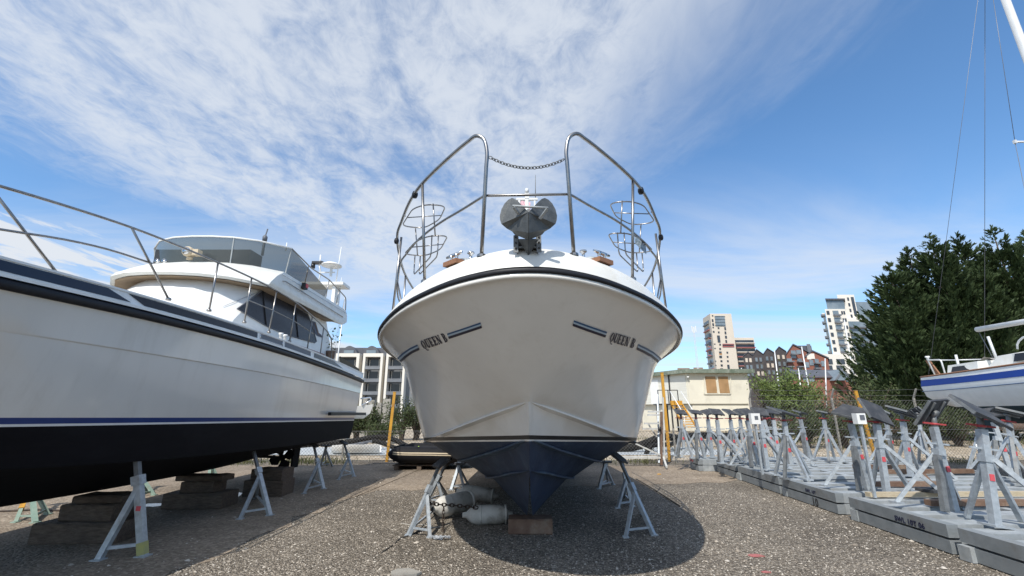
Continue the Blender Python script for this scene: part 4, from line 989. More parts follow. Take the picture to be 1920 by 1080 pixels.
for (t_, f_, lb) in (((55, 880, 7.9), [(66, 981), (29, 980), (90, 965)], 'nearest green prop on the far side of the left yacht, with yellow patches'), ((262, 862, 9.8), [(252, 936), (289, 929), (275, 925)], 'second green prop on the far side, seen past the nearest grey prop'), ((397, 850, 11.6), [(390, 907), (410, 901), (400, 896)], 'third green prop on the far side behind the middle block stack')):
    r = prop('boat_stand', lb, atY(*t_), [gz(*q) for q in f_], GL, metal='greenmetal', inner='greenmetal', joint=.75, padn=(-.5, 0, .85), w=.055)
    if t_[0] == 55:
        a, b = gz(29, 980), gz(66, 981).lerp(atY(*t_), .68); g = MB(); g.bar(a.lerp(b, .33), a.lerp(b, .45), .06, .06); g.build('foot_paint', M['yellow'], r)
# timber blocks under the keels
def block(c, size, rz, label, m='timber', wob=.012):
    R_ = Matrix.Rotation(rz, 3, 'Z'); hx, hy, hz = [v/2 for v in size]; nx = 6
    g = MB(); ring_ = []
    cs = [(-hy+.015, -hz), (hy-.015, -hz), (hy, -hz+.015), (hy, hz-.015), (hy-.015, hz), (-hy+.015, hz), (-hy, hz-.015), (-hy, -hz+.015)]
    rows = []
    for i in range(nx+1):
        x = -hx+2*hx*i/nx; rows.append([Vector(c)+R_ @ Vector((x, y+random.uniform(-wob, wob)*.5, z+random.uniform(-wob, wob)*(.5 if 0 < i < nx else .5)*(0 if z < 0 else 1))) for y, z in cs])
    vs = [p for r in rows for p in r]; n = 8; fs = []
    for i in range(nx):
        for k in range(n): fs.append((i*n+k, (i+1)*n+k, (i+1)*n+(k+1) % n, i*n+(k+1) % n))
    fs.append(tuple(range(n))); fs.append(tuple(reversed(range(nx*n, nx*n+n)))); g.add(vs, fs)
    o = g.build('timber_block', M[m], None, loc=(c[0], c[1], c[2]-hz)); return tag(o, label, 'block', 'timber blocks under the keels')
a = gz(130, 1022)
block((a.x, a.y+.25, .115), (1.0, .48, .23), .05, 'long bottom timber of the nearest block stack under the left yacht')
block((a.x+.03, a.y+.30, .325), (.66, .42, .19), -.03, 'middle timber of the nearest block stack under the left yacht')
block((a.x+.08, a.y+.32, .465), (.60, .36, .09), .04, 'thin top timber of the nearest block stack under the left yacht')
a = gz(355, 956)
block((a.x, a.y+.25, .12), (.95, .48, .24), .03, 'wide bottom timber of the middle block stack under the left yacht')
block((a.x+.0, a.y+.27, .325), (.52, .40, .17), .05, 'narrow middle timber of the middle block stack under the left yacht')
block((a.x+.0, a.y+.27, .455), (.78, .34, .09), -.02, 'overhanging top timber of the middle block stack under the left yacht')
a = gz(490, 932)
block((a.x, a.y+.25, .14), (.72, .5, .28), .02, 'bottom timber of the far block stack under the left yacht')
block((a.x+.03, a.y+.25, .38), (.60, .44, .20), -.04, 'top timber of the far block stack under the left yacht')
a = gz(995, 1003)
block((a.x, a.y+.15, .09), (.57, .30, .18), -.02, 'single rusty brown timber under the forefoot of the bow-on cruiser', 'rusty')
b0 = Q(7.5, 0, 0); block((b0.x, b0.y, .09), (.8, .4, .18), .0, 'timber under the after keel of the bow-on cruiser')
# dirty fenders under the bow
def fender_(label, a, b, r, sag=.0):
    a, b = Vector(a), Vector(b); d = (b-a); L_ = d.length; d.normalize()
    g = MB(); g.lathe(a, [(.015, -.06), (.035, -.05), (.04, 0), (r*.55, .03), (r*.85, .075), (r, .14), (r*1.01, L_*.5), (r, L_-.14), (r*.85, L_-.075), (r*.55, L_-.03), (.04, L_), (.035, L_+.05)], 18, axis=d)
    o = g.build('boat_fender', M['fender'], None, loc=tuple((a+b)/2-Vector((0, 0, r)))); tag(o, label, 'fender', 'old fenders piled beside the forefoot')
    for k in (.32, .9): t = MB(); t.lathe(a+d*(L_*k), [(r*1.005, 0), (r*1.012, .012), (r*1.005, .024)], 18, axis=d); t.build('seam_band', M['fender'], o)
    e = MB(); e.lathe(a, [(.022, -.075), (.03, -.065), (.03, -.04)], 8, axis=d); e.build('eye', M['rubber'], o)
p = gz(872, 988); fender_('front grey fender lying beside the timber under the bow', (p.x, p.y+.12, .125), (p.x+.60, p.y+.17, .125), .125)
p = gz(826, 975); fender_('left cream and grey fender with a rust stain, its end in the sun', (p.x-.08, p.y+.0, .15), (p.x+.40, p.y+.52, .19), .145)
p = gz(850, 966); fender_('rearmost fender lying on top of the other two', (p.x+.02, p.y+.62, .24), (p.x+.62, p.y+.55, .17), .115)
# chains and ropes on the ground by the front stands
c = MB(); P = [atY(800, 944, 6.75), atY(826, 946, 6.72), atY(856, 948, 6.7), atY(895, 952, 6.72)]; chain_links(c, P, .075, .008)
o = c.build('heavy_chain', M['chain'], None, loc=tuple(P[0])); tag(o, 'dark rusty chain from the front left prop across the fenders', 'chain')
c = MB(); P = [atY(832, 950, 6.70), atY(831, 975, 6.66), gz(830, 1003)+Vector((0, 0, .02))]; chain_links(c, P, .06, .006)
o = c.build('hanging_chain', M['chain'], None, loc=tuple(P[-1])); tag(o, 'short rusty chain hanging down in front of the left fender', 'chain')
c = MB(); q = gz(826, 1012); P = [q+Vector((random.uniform(-.12, .14)+.0*k, random.uniform(-.06, .06), .015+random.uniform(0, .02))) for k in range(16)]; chain_links(c, P, .042, .0055)
o = c.build('coiled_chain', M['galvchain'], None, loc=tuple(q)); tag(o, 'pale galvanised chain heaped on the gravel beside the front left prop', 'chain')
for lb, px_, r, m in (('dark line trailing over the gravel from the front left prop', [(806, 985), (770, 1004), (752, 1010), (738, 1022), (716, 1037)], .007, 'blackrope'), ('pale rope lying on the gravel behind the front left prop', [(752, 982), (775, 986), (792, 985), (812, 990), (832, 988)], .007, 'rope'), ('dark chain laid along the ground behind the nearest block stack', [(-40, 962), (20, 960), (66, 958), (120, 959), (180, 954), (215, 953), (255, 948)], .016, 'chain')):
    g = MB(); g.tube([Vector(p) for p in smooth_curve([tuple(gz(x, y)+Vector((0, 0, r))) for x, y in px_], 6)], r, 6); o = g.build('rope' if 'chain' not in lb else 'ground_chain', M[m], None, loc=tuple(gz(*px_[0]))); tag(o, lb, 'rope' if 'chain' not in lb else 'chain')
g = MB(); P = [Vector(p) for p in smooth_curve([tuple(gz(x, y)+Vector((0, 0, .012))) for x, y in [(1193, 899), (1225, 918), (1252, 935), (1275, 950)]], 5)]; g.tube(P, .012, 6)
o = g.build('hose', M['blackrope'], None, loc=tuple(P[0])); tag(o, 'thin dark hose on the gravel along the right edge of the boat shadow', 'hose')
# scraps
def scrap(px_, r, m, label, nm, h=.012, n=9, sq=.6):
    q = gz(*px_); pts = [q+Vector((math.cos(2*math.pi*k/n)*r*random.uniform(.6, 1.1), math.sin(2*math.pi*k/n)*r*sq*random.uniform(.6, 1.1), .004)) for k in range(n)]
    o = MB().prism(pts, (0, 0, h)).build(nm, m, None, loc=tuple(q)); tag(o, label, nm.replace('_', ' '))
scrap((757, 1077), .17, M['conc'], 'flat broken piece of concrete half buried in the foreground gravel', 'concrete_piece', .02)
scrap((1420, 1043), .10, mat('red_scrap', (.45, .13, .13), (.3, .12, .1), 20, .7), 'faded red scrap of plastic lying on the gravel', 'plastic_scrap', .006)
scrap((1437, 1074), .05, bpy.data.materials['red_scrap'], 'small red plastic shred at the bottom edge of the gravel', 'plastic_scrap', .006)
scrap((1236, 890), .06, M['yellow'], 'small orange scrap on the ground near the white trolley frame', 'plastic_scrap', .02)
wet = mat('wet_film', (.50, .53, .56), (.62, .65, .68), 6, .12, .3)
for px_, r, lb in (((418, 929), .50, 'large pale puddle shining behind the middle block stack'), ((425, 944), .16, 'small pale puddle in front of the far block stack'), ((285, 948), .26, 'pale puddle beside the nearest grey prop')):
    q = gz(*px_); pts = [q+Vector((math.cos(2*math.pi*k/17)*r*random.uniform(.6, 1.15), math.sin(2*math.pi*k/17)*r*.62*random.uniform(.6, 1.1), .008)) for k in range(17)]
    o = MB().add(pts, [tuple(range(17))]).build('puddle', wet, None, loc=tuple(q)); tag(o, lb, 'puddle')
# ------------------------------------------------------------ black inflatable dinghy on a pallet
q = gz(722, 884); dg = thing('inflatable_dinghy', 'black inflatable dinghy with a cream double stripe resting on a pallet', 'dinghy', (q.x+1.0, q.y+.9, .14))
r_ = .215; y0 = q.y+.30; x0 = q.x-.02; zc = .40
path = [(x0, y0, zc+.02), (x0+.4, y0, zc), (x0+1.2, y0, zc-.01), (x0+1.7, y0+.10, zc-.03), (x0+2.1, y0+.42, zc-.05), (x0+2.25, y0+.75, zc-.05), (x0+2.1, y0+1.08, zc-.05), (x0+1.7, y0+1.4, zc-.03), (x0+1.2, y0+1.5, zc), (x0+.4, y0+1.5, zc), (x0, y0+1.5, zc+.02)]
C = [Vector(p) for p in smooth_curve(path, 5)]
rad = [r_*(0.25+.75*min(1, i/4)**.6) if i < 4 else (r_*(0.25+.75*min(1, (len(C)-1-i)/4)**.6) if len(C)-1-i < 4 else r_) for i in range(len(C))]
g = MB(); g.tube(C, rad, 18); g.build('tube', M['hypalon'], dg)
g = MB()
for k in range(3, len(C)-3):
    pass
cen = Vector((x0+1.0, y0+.75, zc))
def outp(i, dz_):
    a = C[i]; d = (C[min(i+1, len(C)-1)]-C[max(i-1, 0)]); d.z = 0; n = Vector((d.y, -d.x, 0)).normalized()
    if (a+n-cen).length < (a-cen).length: n = -n
    return a+n*math.sqrt(max(0, (rad[i]*1.004)**2-dz_**2))+Vector((0, 0, dz_))
for lo_, hi_ in ((.045, .075), (.0, .025)):
    s = MB(); s.grid([[outp(i, lo_)for i in range(2, len(C)-2)], [outp(i, (lo_+hi_)/2)+Vector((0, 0, 0)) for i in range(2, len(C)-2)], [outp(i, hi_) for i in range(2, len(C)-2)]]); s.build('stripe', M['cream'], dg)
g = MB(); g.prism([(x0+.1, y0+.15, zc-.1), (x0+1.8, y0+.25, zc-.1), (x0+2.1, y0+.75, zc-.1), (x0+1.8, y0+1.25, zc-.1), (x0+.1, y0+1.35, zc-.1)], (0, 0, .03)); g.box((x0+.12, y0+.75, zc+.0), (.04, 1.2, .4)); g.build('floor', M['hypalon'], dg)
pal = thing('pallet', 'grey wooden pallet under the black inflatable dinghy', 'pallet', (q.x+1.0, q.y+.8, 0))
for k in range(3): 
    g = MB(); g.box((x0+.25+.62*k, y0+.6, .055), (.12, 1.3, .09)); g.build('bearer', M['timber'], pal)
for k in range(5):
    g = MB(); g.box((x0+.88, y0+.08+.28*k, .115), (1.5, .12, .025)); g.build('slat', M['timber'], pal)
g = MB(); c0 = atY(786, 842, y0+.35)
g.grid([[c0+Vector((.25*(i/5-.5), .16*(j/4-.5), .05*math.sin(i*1.7+j*2.1)*.5+.06*math.sin(math.pi*i/5)*math.sin(math.pi*j/4))) for i in range(6)] for j in range(5)]); g.box(c0+Vector((0, 0, -.01)), (.2, .12, .05))
o = g.build('hivis_vest', M['hivis'], None, loc=tuple(c0)); tag(o, 'bright lime hi-vis vest dropped on the black dinghy', 'vest')
g = MB(); P = [atY(696, 822, 14.0), atY(715, 822, 14.0), atY(736, 827, 14.0), atY(756, 838, 14.0), atY(790, 846, 13.8)]
# ------------------------------------------------------------ galvanised cradle bases
def edgeX(Y): return 4.86+.083*(Y-5.2)
BH = .32
def cradle(y0, y1, x0, wid, label, layers=2):
    r = thing('boat_cradle', label, 'boat cradle', (x0, y0, 0), 'stacked galvanised cradle bases')
    hl = BH/layers
    for l in range(layers):
        zc_ = hl*l+hl/2
        xa = edgeX(y0)-edgeX(y0)+x0; sh_ = edgeX(y1)-edgeX(y0)
        nb_ = 3 if l == layers-1 else 1
        for k in range(4 if l == layers-1 else 1):
            x = x0+wid*k/3
            g = MB(); g.bar((x, y0+.02, zc_), (x+sh_, y1-.02, zc_), .12, hl-.026, (0, 0, 1)); g.build('side_beam', M['galvshaded' if k == 0 else 'galvpale'], r)
        if l == layers-1:
            n = max(3, int((y1-y0)/.42))
            for i in range(n):
                y = y0+.16+(y1-y0-.32)*i/(n-1); f = (y-y0)/(y1-y0)
                g = MB(); g.bar((x0+.062+sh_*f, y, zc_-.006), (x0+wid+sh_*f, y, zc_-.006), .24, hl-.02, (0, 0, 1)); g.build('cross_beam', M['galvpale'], r)
        else:
            for y in (y0+.1, y1-.1):
                g = MB(); g.bar((x0+.06, y, zc_), (x0+wid, y, zc_), .14, hl-.014, (0, 0, 1)); g.build('cross_beam', M['galvpale'], r)
    return r
spans = [(3.2, 5.38, 'nearest cradle base, cut off by the right edge of the photo'), (5.48, 7.22, 'cradle base marked SWL 10T 06 with timbers lying on it'), (7.50, 9.22, 'cradle base marked SWL 10T with the number 10 scrawled below'), (9.30, 11.30, 'cradle base between the marked ones and the far end'), (11.40, 12.70, 'second farthest cradle base, set back from the end one'), (12.78, 13.6, 'farthest cradle base with red lettering at the end of the row')]
bases = []
for i, (a, b, lb) in enumerate(spans):
    x0 = edgeX(a)-(0 if i < 5 else .45); bases.append(cradle(a, b, x0, 4.4, lb))
# stencilled writing on the side beams (facing the gravel)
def letters(txt, x, y, z, h, m, par, name, tilt=0.0):
    cu = bpy.data.curves.new(name, 'FONT'); cu.body = txt; cu.size = h; cu.extrude = 0.0015; cu.space_character = 1.1; cu.offset = h*.02
    o = bpy.data.objects.new(name, cu); COL.objects.link(o); dg_ = bpy.context.evaluated_depsgraph_get(); me = bpy.data.meshes.new_from_object(o.evaluated_get(dg_)); bpy.data.objects.remove(o)
    me.materials.clear(); me.materials.append(m); t = bpy.data.objects.new(name, me); COL.objects.link(t)
    t.parent = par; t.location = Vector((x, y, z))-par.location; t.rotation_euler = (math.radians(90), tilt, math.radians(-90)+0.0); return t
INK = mat('stencil_ink', (.004, .006, .035), (.008, .010, .04), 20, .6)
def side_x(Y): return edgeX(Y)-.0645
def rotz(Y): return math.radians(-90)-math.atan(.083)
for txt, y, z, h, m, b in (('SWL 10T 06', 6.30, .185, .085, INK, 1), ('SWL 10T', 8.38, .20, .075, INK, 2), ('10', 8.22, .02, .17, M['black'], 2), ('SWL 10T', 13.5, .20, .07, M['red'], 5)):
    t = letters(txt, side_x(y)-(.45 if b == 5 else 0), y, z, h, m, bases[b], 'stencil'); t.rotation_euler = (math.radians(90), 0, rotz(y))
# loose timbers and a spare pad lying across the bases
def lay(px_, size, rz, m, label, nm='timber_beam', z=BH+.0):
    q = atZ(px_[0], px_[1], z); R_ = Matrix.Rotation(rz, 3, 'Z'); g = MB(); g.box(q+Vector((0, 0, size[2]/2+.004)), size, R_); o = g.build(nm, M[m], None, loc=(q.x, q.y, z)); tag(o, label, 'beam', 'timbers lying on the cradle bases')
lay((1740, 888), (1.9, .10, .08), .05, 'rusty', 'rusty red beam across the middle of the cradle bases')
lay((1655, 880), (1.2, .10, .09), -.04, 'rusty', 'short rusty beam behind the tall stand with the square pad')
lay((1700, 912), (1.1, .12, .07), .0, 'rusty', 'brown and cream timber lying behind the second nearest stand')
lay((1790, 931), (2.6, .10, .06), .03, 'paletimber', 'long pale timber with yellow ends between the stands')
lay((1560, 898), (.9, .12, .05), .06, 'galvpale', 'short grey beam lying flat among the middle stands')
lay((1880, 948), (2.0, .11, .07), .02, 'rusty', 'brown timber lying beside the nearest tall stand')
q = atZ(1752, 923, BH+.06); sp_ = thing('spare_pad', 'spare black pad with its short stem lying on the cradle timbers', 'pad', tuple(q))
g = MB(); g.box(q+Vector((0, 0, .03)), (.36, .26, .04), Matrix.Rotation(.2, 3, 'Z')); g.build('board', M['pad'], sp_); g = MB(); g.tube([q+Vector((.03, 0, .05)), q+Vector((-.06, .05, .24))], .03, 8); g.build('stem', M['rusty'], sp_)
# ------------------------------------------------------------ cradle stands
def stand_proto(kind):
    r = thing('cradle_stand', 'x', 'cradle stand', (0, 0, 0))
    H = 1.13
    if kind == 0:      # upright post, two struts running out to one side, one forward
        g = MB(); g.bar((0, 0, 0), (0, 0, H-.12), .076, .076, (0, 1, 0)); g.box((0, 0, .01), (.2, .2, .02)); g.build('post', M['galv'], r)
        for e in ((.62, -.34), (.62, .30)):
            g = MB(); g.bar((.05, e[1]*.1, .70), (e[0], e[1], .03), .050, .050); g.box((e[0], e[1], .012), (.14, .12, .024)); g.build('strut', M['galv'], r)
        g = MB(); g.bar((0, .05, .62), (.10, .42, .02), .047, .047); g.build('strut', M['galv'], r)
    elif kind == 1:    # leaning inner post on an A of legs
        g = MB(); g.bar((.16, .05, 0), (-.02, 0, H-.12), .072, .072, (0, 1, 0)); g.build('post', M['galv'], r)
        g = MB(); g.bar((-.14, -.10, 0), (-.05, -.02, .66), .064, .064); g.build('strut', M['darkgalv'], r)
        for e in ((.55, .3), (-.38, .30)):
            g = MB(); g.bar((.0, .02, .72), (e[0], e[1], .02), .045, .045); g.box((e[0], e[1], .012), (.12, .12, .024)); g.build('strut', M['galv'], r)
    else:              # tripod
        g = MB(); g.bar((0, 0, .25), (0, 0, H-.12), .070, .070, (0, 1, 0)); g.build('post', M['galv'], r)
        for e in ((-.24, -.16), (.10, -.30), (.50, .26), (-.12, .36)):
            g = MB(); g.bar((e[0]*.12, e[1]*.12, .76), (e[0], e[1], .02), .050, .050); g.box((e[0], e[1], .012), (.13, .13, .024)); g.build('strut', M['galv' if e[0] > -.2 else 'darkgalv'], r)
    g = MB(); g.bar((-.0, 0, .66), (0, 0, .74), .10, .10, (0, 1, 0)); g.bar((-.16, 0, .80), (.16, 0, .80), .022, .022); g.build('clamp', M['galv'], r)
    g = MB(); y_ = -.040 if kind == 0 else (-.018 if kind == 1 else -.037); x_ = .08 if kind == 1 else 0; g.box((x_, y_-.002, .50), (.05, .006, .07), Matrix.Rotation(-.2, 3, 'Y') if kind == 1 else None); g.build('label_plate', M['redlabel'], r)
    g = MB(); g.tube([(0, 0, H-.16), (0, 0, H+.06)], .032, 10); g.build('screw', M['darkgalv'], r)
    g = MB(); g.lathe((0, 0, H-.10), [(.03, 0), (.045, .005), (.045, .025), (.035, .03)], 10); g.bar((-.16, 0, H-.08), (.16, 0, H-.08), .02, .02); g.build('screw_handle', M['red'], r)
    Zp = H+.06; p = MB(); p.box((0, 0, Zp+.02), (.44, .38, .028)); po = p.build('pad', M['pad'], r, loc=(0, 0, H+.06))
    e_ = MB()
    for s in (-1, 1): e_.box((s*.225, 0, Zp+.014), (.010, .38, .034)); e_.bar((s*.12, -.17, Zp-.002), (s*.12, .17, Zp-.002), .03, .03)
    e_.lathe((0, 0, Zp-.05), [(.05, 0), (.055, .02), (.05, .045)], 10)
    eo = e_.build('pad_frame', M['darkgalv'], po); 
    return r
protos = [stand_proto(k) for k in range(3)]; used = [False]*3
GS = 'cradle stands on the galvanised bases'
# kind, picture x of the pad, distance, turn, pad tilt (x, y, z), label
ST = [
 (0, 1834, 5.35, .0, (.62, .30, .10), 'nearest tall stand with a big dark pad tilted steeply above the gravel edge'),
 (1, 1748, 6.15, .1, (-.95, -.15, .3), 'leaning stand with its pad turned up on edge, left of the nearest tall stand'),
 (0, 1640, 7.35, .0, (.95, .25, .25), 'stand whose square pad faces the camera, beside the leaning grey one'),
 (1, 1594, 7.75, .15, (.25, -.35, .35), 'stand with a red label on its leaning post and a roof-like pad'),
 (2, 1468, 9.1, .0, (.22, .38, .3), 'stand with a diamond-shaped pad and four spread legs on the third base'),
 (0, 1424, 10.3, .0, (.75, .1, .05), 'stand below the white power box nearest the hut'),
 (1, 1400, 11.0, .2, (.6, -.1, .2), 'narrow stand with a red label just left of the white power box'),
 (0, 1343, 11.6, .0, (.55, .15, .1), 'stand with a shiny pad in front of the cream hut wall'),
 (1, 1304, 12.9, .1, (.35, .2, .0), 'stand with a red label near the yellow stair'),
 (2, 1276, 13.2, .0, (.5, .2, .1), 'farthest left stand at the end of the row of bases'),
 (2, 1386, 12.9, .5, (.6, -.2, .2), 'stand half hidden behind others in front of the hut corner'),
 (1, 1432, 13.1, -.3, (.2, -.5, .4), 'rear stand with a red collar between the hut and the diamond pad stand'),
 (2, 1543, 12.2, .3, (.1, .15, .5), 'small rear stand with a flat pad against the chain-link fence'),
 (1, 1660, 11.6, .4, (.5, .4, .3), 'rear stand hidden behind the square pad with a red label on its post'),
 (0, 1326, 13.1, .3, (.4, -.3, .2), 'small rear stand between the red-labelled one and the shiny pad stand'),
 (2, 1368, 11.9, .2, (.5, .1, .3), 'four-legged stand between the shiny pad and the stand with the narrow red label'),
 (0, 1448, 11.6, -.2, (.35, .3, .2), 'stand half hidden behind the diamond pad of the third base'),
 (1, 1500, 13.0, .3, (.2, .3, .1), 'lone rear stand left of the small flat-padded one by the fence'),
 (0, 1690, 9.3, .2, (.2, .5, .3), 'middle stand between the square pad and the edge-on pad'),
 (2, 1721, 11.2, .6, (.9, .5, .9), 'rear stand with its pad edge-on in front of the conifers'),
 (1, 1862, 9.4, -.4, (.3, -.5, .3), 'rear stand with a red screw below the sailing boat'),
 (2, 1888, 8.4, .2, (.10, .12, .75), 'stand with a flat diamond pad under the sailing boat hull'),
]
for kind, px_, Y, rz, tilt, lb in ST:
    P = atY(px_, 775, Y); lean = max(0, (px_-1450)/400)*math.radians(7.5); P.x -= 1.1*math.tan(lean)
    if not used[kind]: r = protos[kind]; used[kind] = True
    else: r = dup(protos[kind])
    r['label'] = lb; r['group'] = GS
    r.location = (P.x, Y, BH); r.rotation_euler = (Matrix.Rotation(lean, 3, 'Y') @ Matrix.Rotation(rz, 3, 'Z')).to_euler()
    for c in r.children:
        if c.name.split('.')[0] == 'pad' and Y > 10: c.scale = (.68, .68, 1)
        if c.name.split('.')[0] == 'pad': c.rotation_euler = tilt if Y < 8 else (tilt[0]*.8+.12, tilt[1]*.5, tilt[2])
# ------------------------------------------------------------ white power boxes
for px_, y_, Y, lb in ((1415, 785, 9.6, 'white power box with a dark screen on a thin post among the left stands'), (1611, 785, 7.05, 'white power box beside the yellow post and the square pad stand')):
    c = atY(px_, y_, Y); r = thing('power_pedestal', lb, 'power box', (c.x, c.y, BH))
    g = MB(); g.box(c, (.019*Y, .10, .022*Y)); bx = g.build('box', M['white'], r); g = MB(); g.box(c+Vector((.01, -.053, .02)), (.07, .01, .07)); g.build('display', M['grill'], bx)
    g = MB(); g.bar((c.x, c.y, BH), c-Vector((0, 0, .1)), .035, .035, (0, 1, 0)); g.build('post', M['galv'], r)
# ============================================================ fence, pipes, bank
FY = 14.9
def fence(xa, xb, label, top=1.92, yb=FY, slope=0.0):
    r = thing('chain_link_fence', label, 'fence', ((xa+xb)/2, yb, 0))
    g = MB(); p = .105; h = top-.08; n = int((xb-xa+h)/p); rw = .0034
    for sg in (1, -1):
        for i in range(n+1):
            x0 = xa-h+i*p; pts = []
            a = max(xa, x0); b = min(xb, x0+h)
            if b <= a: continue
            za, zb = (a-x0), (b-x0)
            if sg < 0: za, zb = h-za, h-zb
            g.tube([(a, yb+.004*sg, .05+za), (b, yb+.004*sg, .05+zb)], rw, 3, caps=False)
    g.build('wire_mesh', M['wire'], r)
    for z in ((.08, 1.0, top-.03, top+.12, top+.30) if top > 1.5 else (.08, top-.03)):
        g = MB(); P = []
        m = max(2, int((xb-xa)/1.0))
        for i in range(m+1): P.append((xa+(xb-xa)*i/m, yb-.012, z+random.uniform(-.02, .02)*(1 if z > top else .2)))
        g.tube(P, .006 if z < top else .004, 4); g.build('line_wire', M['wire'], r)
    n = max(1, round((xb-xa)/2.6))
    for i in range(n+1):
        x = xa+(xb-xa)*i/n; g = MB(); g.bar((x, yb+.05, 0), (x, yb+.05, top+.05), .05, .05, (0, 1, 0)); (g.bar((x, yb+.05, top+.05), (x+.0, yb-.12, top+.33), .04, .04) if top > 1.5 else None); g.build('fence_post', M['conc'], r)
    return r
fence(-13.0, -.2, 'low chain-link fence behind the left yacht and the black dinghy', .98)
fence(.2, 7.6, 'low chain-link fence between the cruiser bow and the hut corner', .98)
fence(7.7, 21.0, 'tall chain-link fence with barbed top wires behind the cradle stands and conifers')
def post_(px_, ytop, ybot, Y, label, lean=0.0):
    a = atY(px_, ytop, Y); b = Vector((a.x-lean, Y, 0)); r = thing('yellow_post', label, 'post', tuple(b), 'tall yellow posts along the fence')
    g = MB(); g.bar(b, a, .085, .06, (0, 1, 0)); g.build('shaft', M['yellow'], r); g = MB(); g.box(a+Vector((0, 0, .012)), (.10, .075, .02)); g.build('cap', M['yellow'], r)
post_(740, 736, 0, 15.3, 'leaning yellow post behind the black dinghy on the left', .10)
post_(1241, 700, 0, 15.4, 'rusty yellow post behind the white trolley frame', .0)
post_(1604, 733, 0, 15.3, 'bright yellow post among the cradle stands', -.22)
def pipe_(pts, r, m, label, nm='dredge_pipe'):
    P = [Vector(p) for p in smooth_curve([tuple(p) for p in pts], 5)]; g = MB(); g.tube(P, r, 10); o = g.build(nm, M[m], None, loc=tuple(P[0])); tag(o, label, 'pipe'); return P
pipe_([atY(x, y, Y) for x, y, Y in ((500, 842, 17.5), (600, 832, 17), (660, 827, 17), (700, 820, 17), (722, 820, 17), (745, 827, 17), (765, 838, 16.8), (800, 848, 16.6))], .09, 'pipe', 'black flexible pipe sagging over the bank behind the dinghy on the left')
pipe_([atY(x, y, Y) for x, y, Y in ((700, 826, 16.4), (720, 832, 16.2), (742, 840, 16), (775, 846, 15.9), (820, 850, 15.8))], .07, 'pipe', 'second black pipe drooping just above the lime vest')
pipe_([atY(x, y, Y) for x, y, Y in ((1150, 842, 19), (1190, 838, 19), (1212, 831, 19), (1231, 823, 19), (1249, 819, 19.5), (1266, 821, 20), (1284, 822, 20.5), (1300, 817, 21), (1340, 817, 21.5), (1380, 818, 22), (1420, 818, 22), (1455, 813, 22), (1500, 810, 22.5), (1580, 809, 23), (1650, 809, 23.5))], .15, 'pipe', 'long black pipe running along the bank behind the cradle stands')
pipe_([atY(x, y, Y) for x, y, Y in ((1207, 866, 18), (1212, 850, 18), (1220, 838, 18), (1236, 834, 18.4), (1256, 833, 19), (1270, 828, 19.8), (1280, 822, 20.2))], .085, 'pipe', 'thinner black branch pipe joining the long pipe near the trolley frame')
pipe_([atY(x, y, 24) for x, y in ((1640, 806), (1720, 803), (1800, 801), (1930, 799))], .20, 'brownpipe', 'muddy brown pipe lying on the bank under the conifers')
# white trolley frame beside the cruiser
tf = thing('trolley_frame', 'white painted trolley frame standing behind the right bow of the cruiser', 'frame', (atY(1240, 860, 14.0).x, 14.0, 0))
def tb(a, b, w=.04, m='oldwhite', nm='bar'): g = MB(); g.bar(a, b, w, w); g.build(nm, M[m], tf)
YT = 14.0
tb(atY(1240, 872, YT), atY(1240, 772, YT), .06, 'rusty', 'upright'); tb(atY(1246, 875, YT), atY(1243, 745, YT), .04, 'oldwhite', 'upright'); tb(atY(1236, 868, YT), atY(1233, 740, YT+.6), .045, 'galv', 'upright')
for y, x0_ in ((804, 1205), (794, 1208), (857, 1165), (772, 1215), (778, 1214)): tb(atY(x0_, y, YT+.05), atY(1245, y, YT+.05), .05)
tb(atY(1192, 832, YT), atY(1244, 856, YT), .04); tb(atY(1214, 793, YT+.3), atY(1232, 820, YT+.3), .04); tb(atY(1150, 858, YT), atY(1246, 858, YT), .06); tb(atY(1244, 858, YT), atY(1250, 876, YT-.8), .05)
g = MB(); g.lathe(atY(1237, 808, YT-.06), [(.05, 0), (.05, .12)], 8); g.build('hitch', M['black'], tf)
# things beyond the fence on the left
wl = thing('old_wall', 'weathered grey panel wall with dark gaps beyond the left fence', 'wall', (atY(715, 790, 31).x, 31, 0))
for i, (x0_, x1_, h) in enumerate(((682, 690, 745), (692, 703, 750), (706, 716, 755), (719, 733, 748))):
    a, b = atY(x0_, h, 31), atY(x1_, h, 31); g = MB(); g.box(((a.x+b.x)/2, 31, a.z/2), (b.x-a.x, .2, a.z)); g.build('panel', M['conc'], wl)
g = MB(); a, b = atY(682, 752, 31.2), atY(734, 752, 31.2); g.box(((a.x+b.x)/2, 31.3, .9), (b.x-a.x, .15, 1.6)); g.build('backing', M['timber'], wl)
# overturned white dinghy on the grey strip, seen under the left yacht's stern
db = thing('white_tender', 'small broken white tender lying on the bank behind the fence', 'dinghy', tuple(atZ(670, 850, 0)))
c = atZ(668, 852, 0); g = MB(); rws = []
for i in range(9):
    t = i/8; x = c.x-.9+1.8*t; w = .38*math.sin(math.pi*(.15+.75*t)); rws.append([Vector((x, c.y-w, .34+.05*t)), Vector((x, c.y-w*.8, .1)), Vector((x, c.y, .02)), Vector((x, c.y+w*.8, .1)), Vector((x, c.y+w, .34))])
g.grid(rws); g.build('hull', M['white'], db); g = MB(); g.box((c.x-.1, c.y-.05, .40), (.9, .5, .06)); g.box((c.x+.45, c.y, .5), (.4, .35, .14)); g.build('cuddy', M['grill'], db)
bt = thing('moored_boat', 'white bow of a small boat showing past the stern of the left yacht', 'boat', tuple(atY(693, 775, 19)))
g = MB(); q = atY(690, 765, 19); rws = []
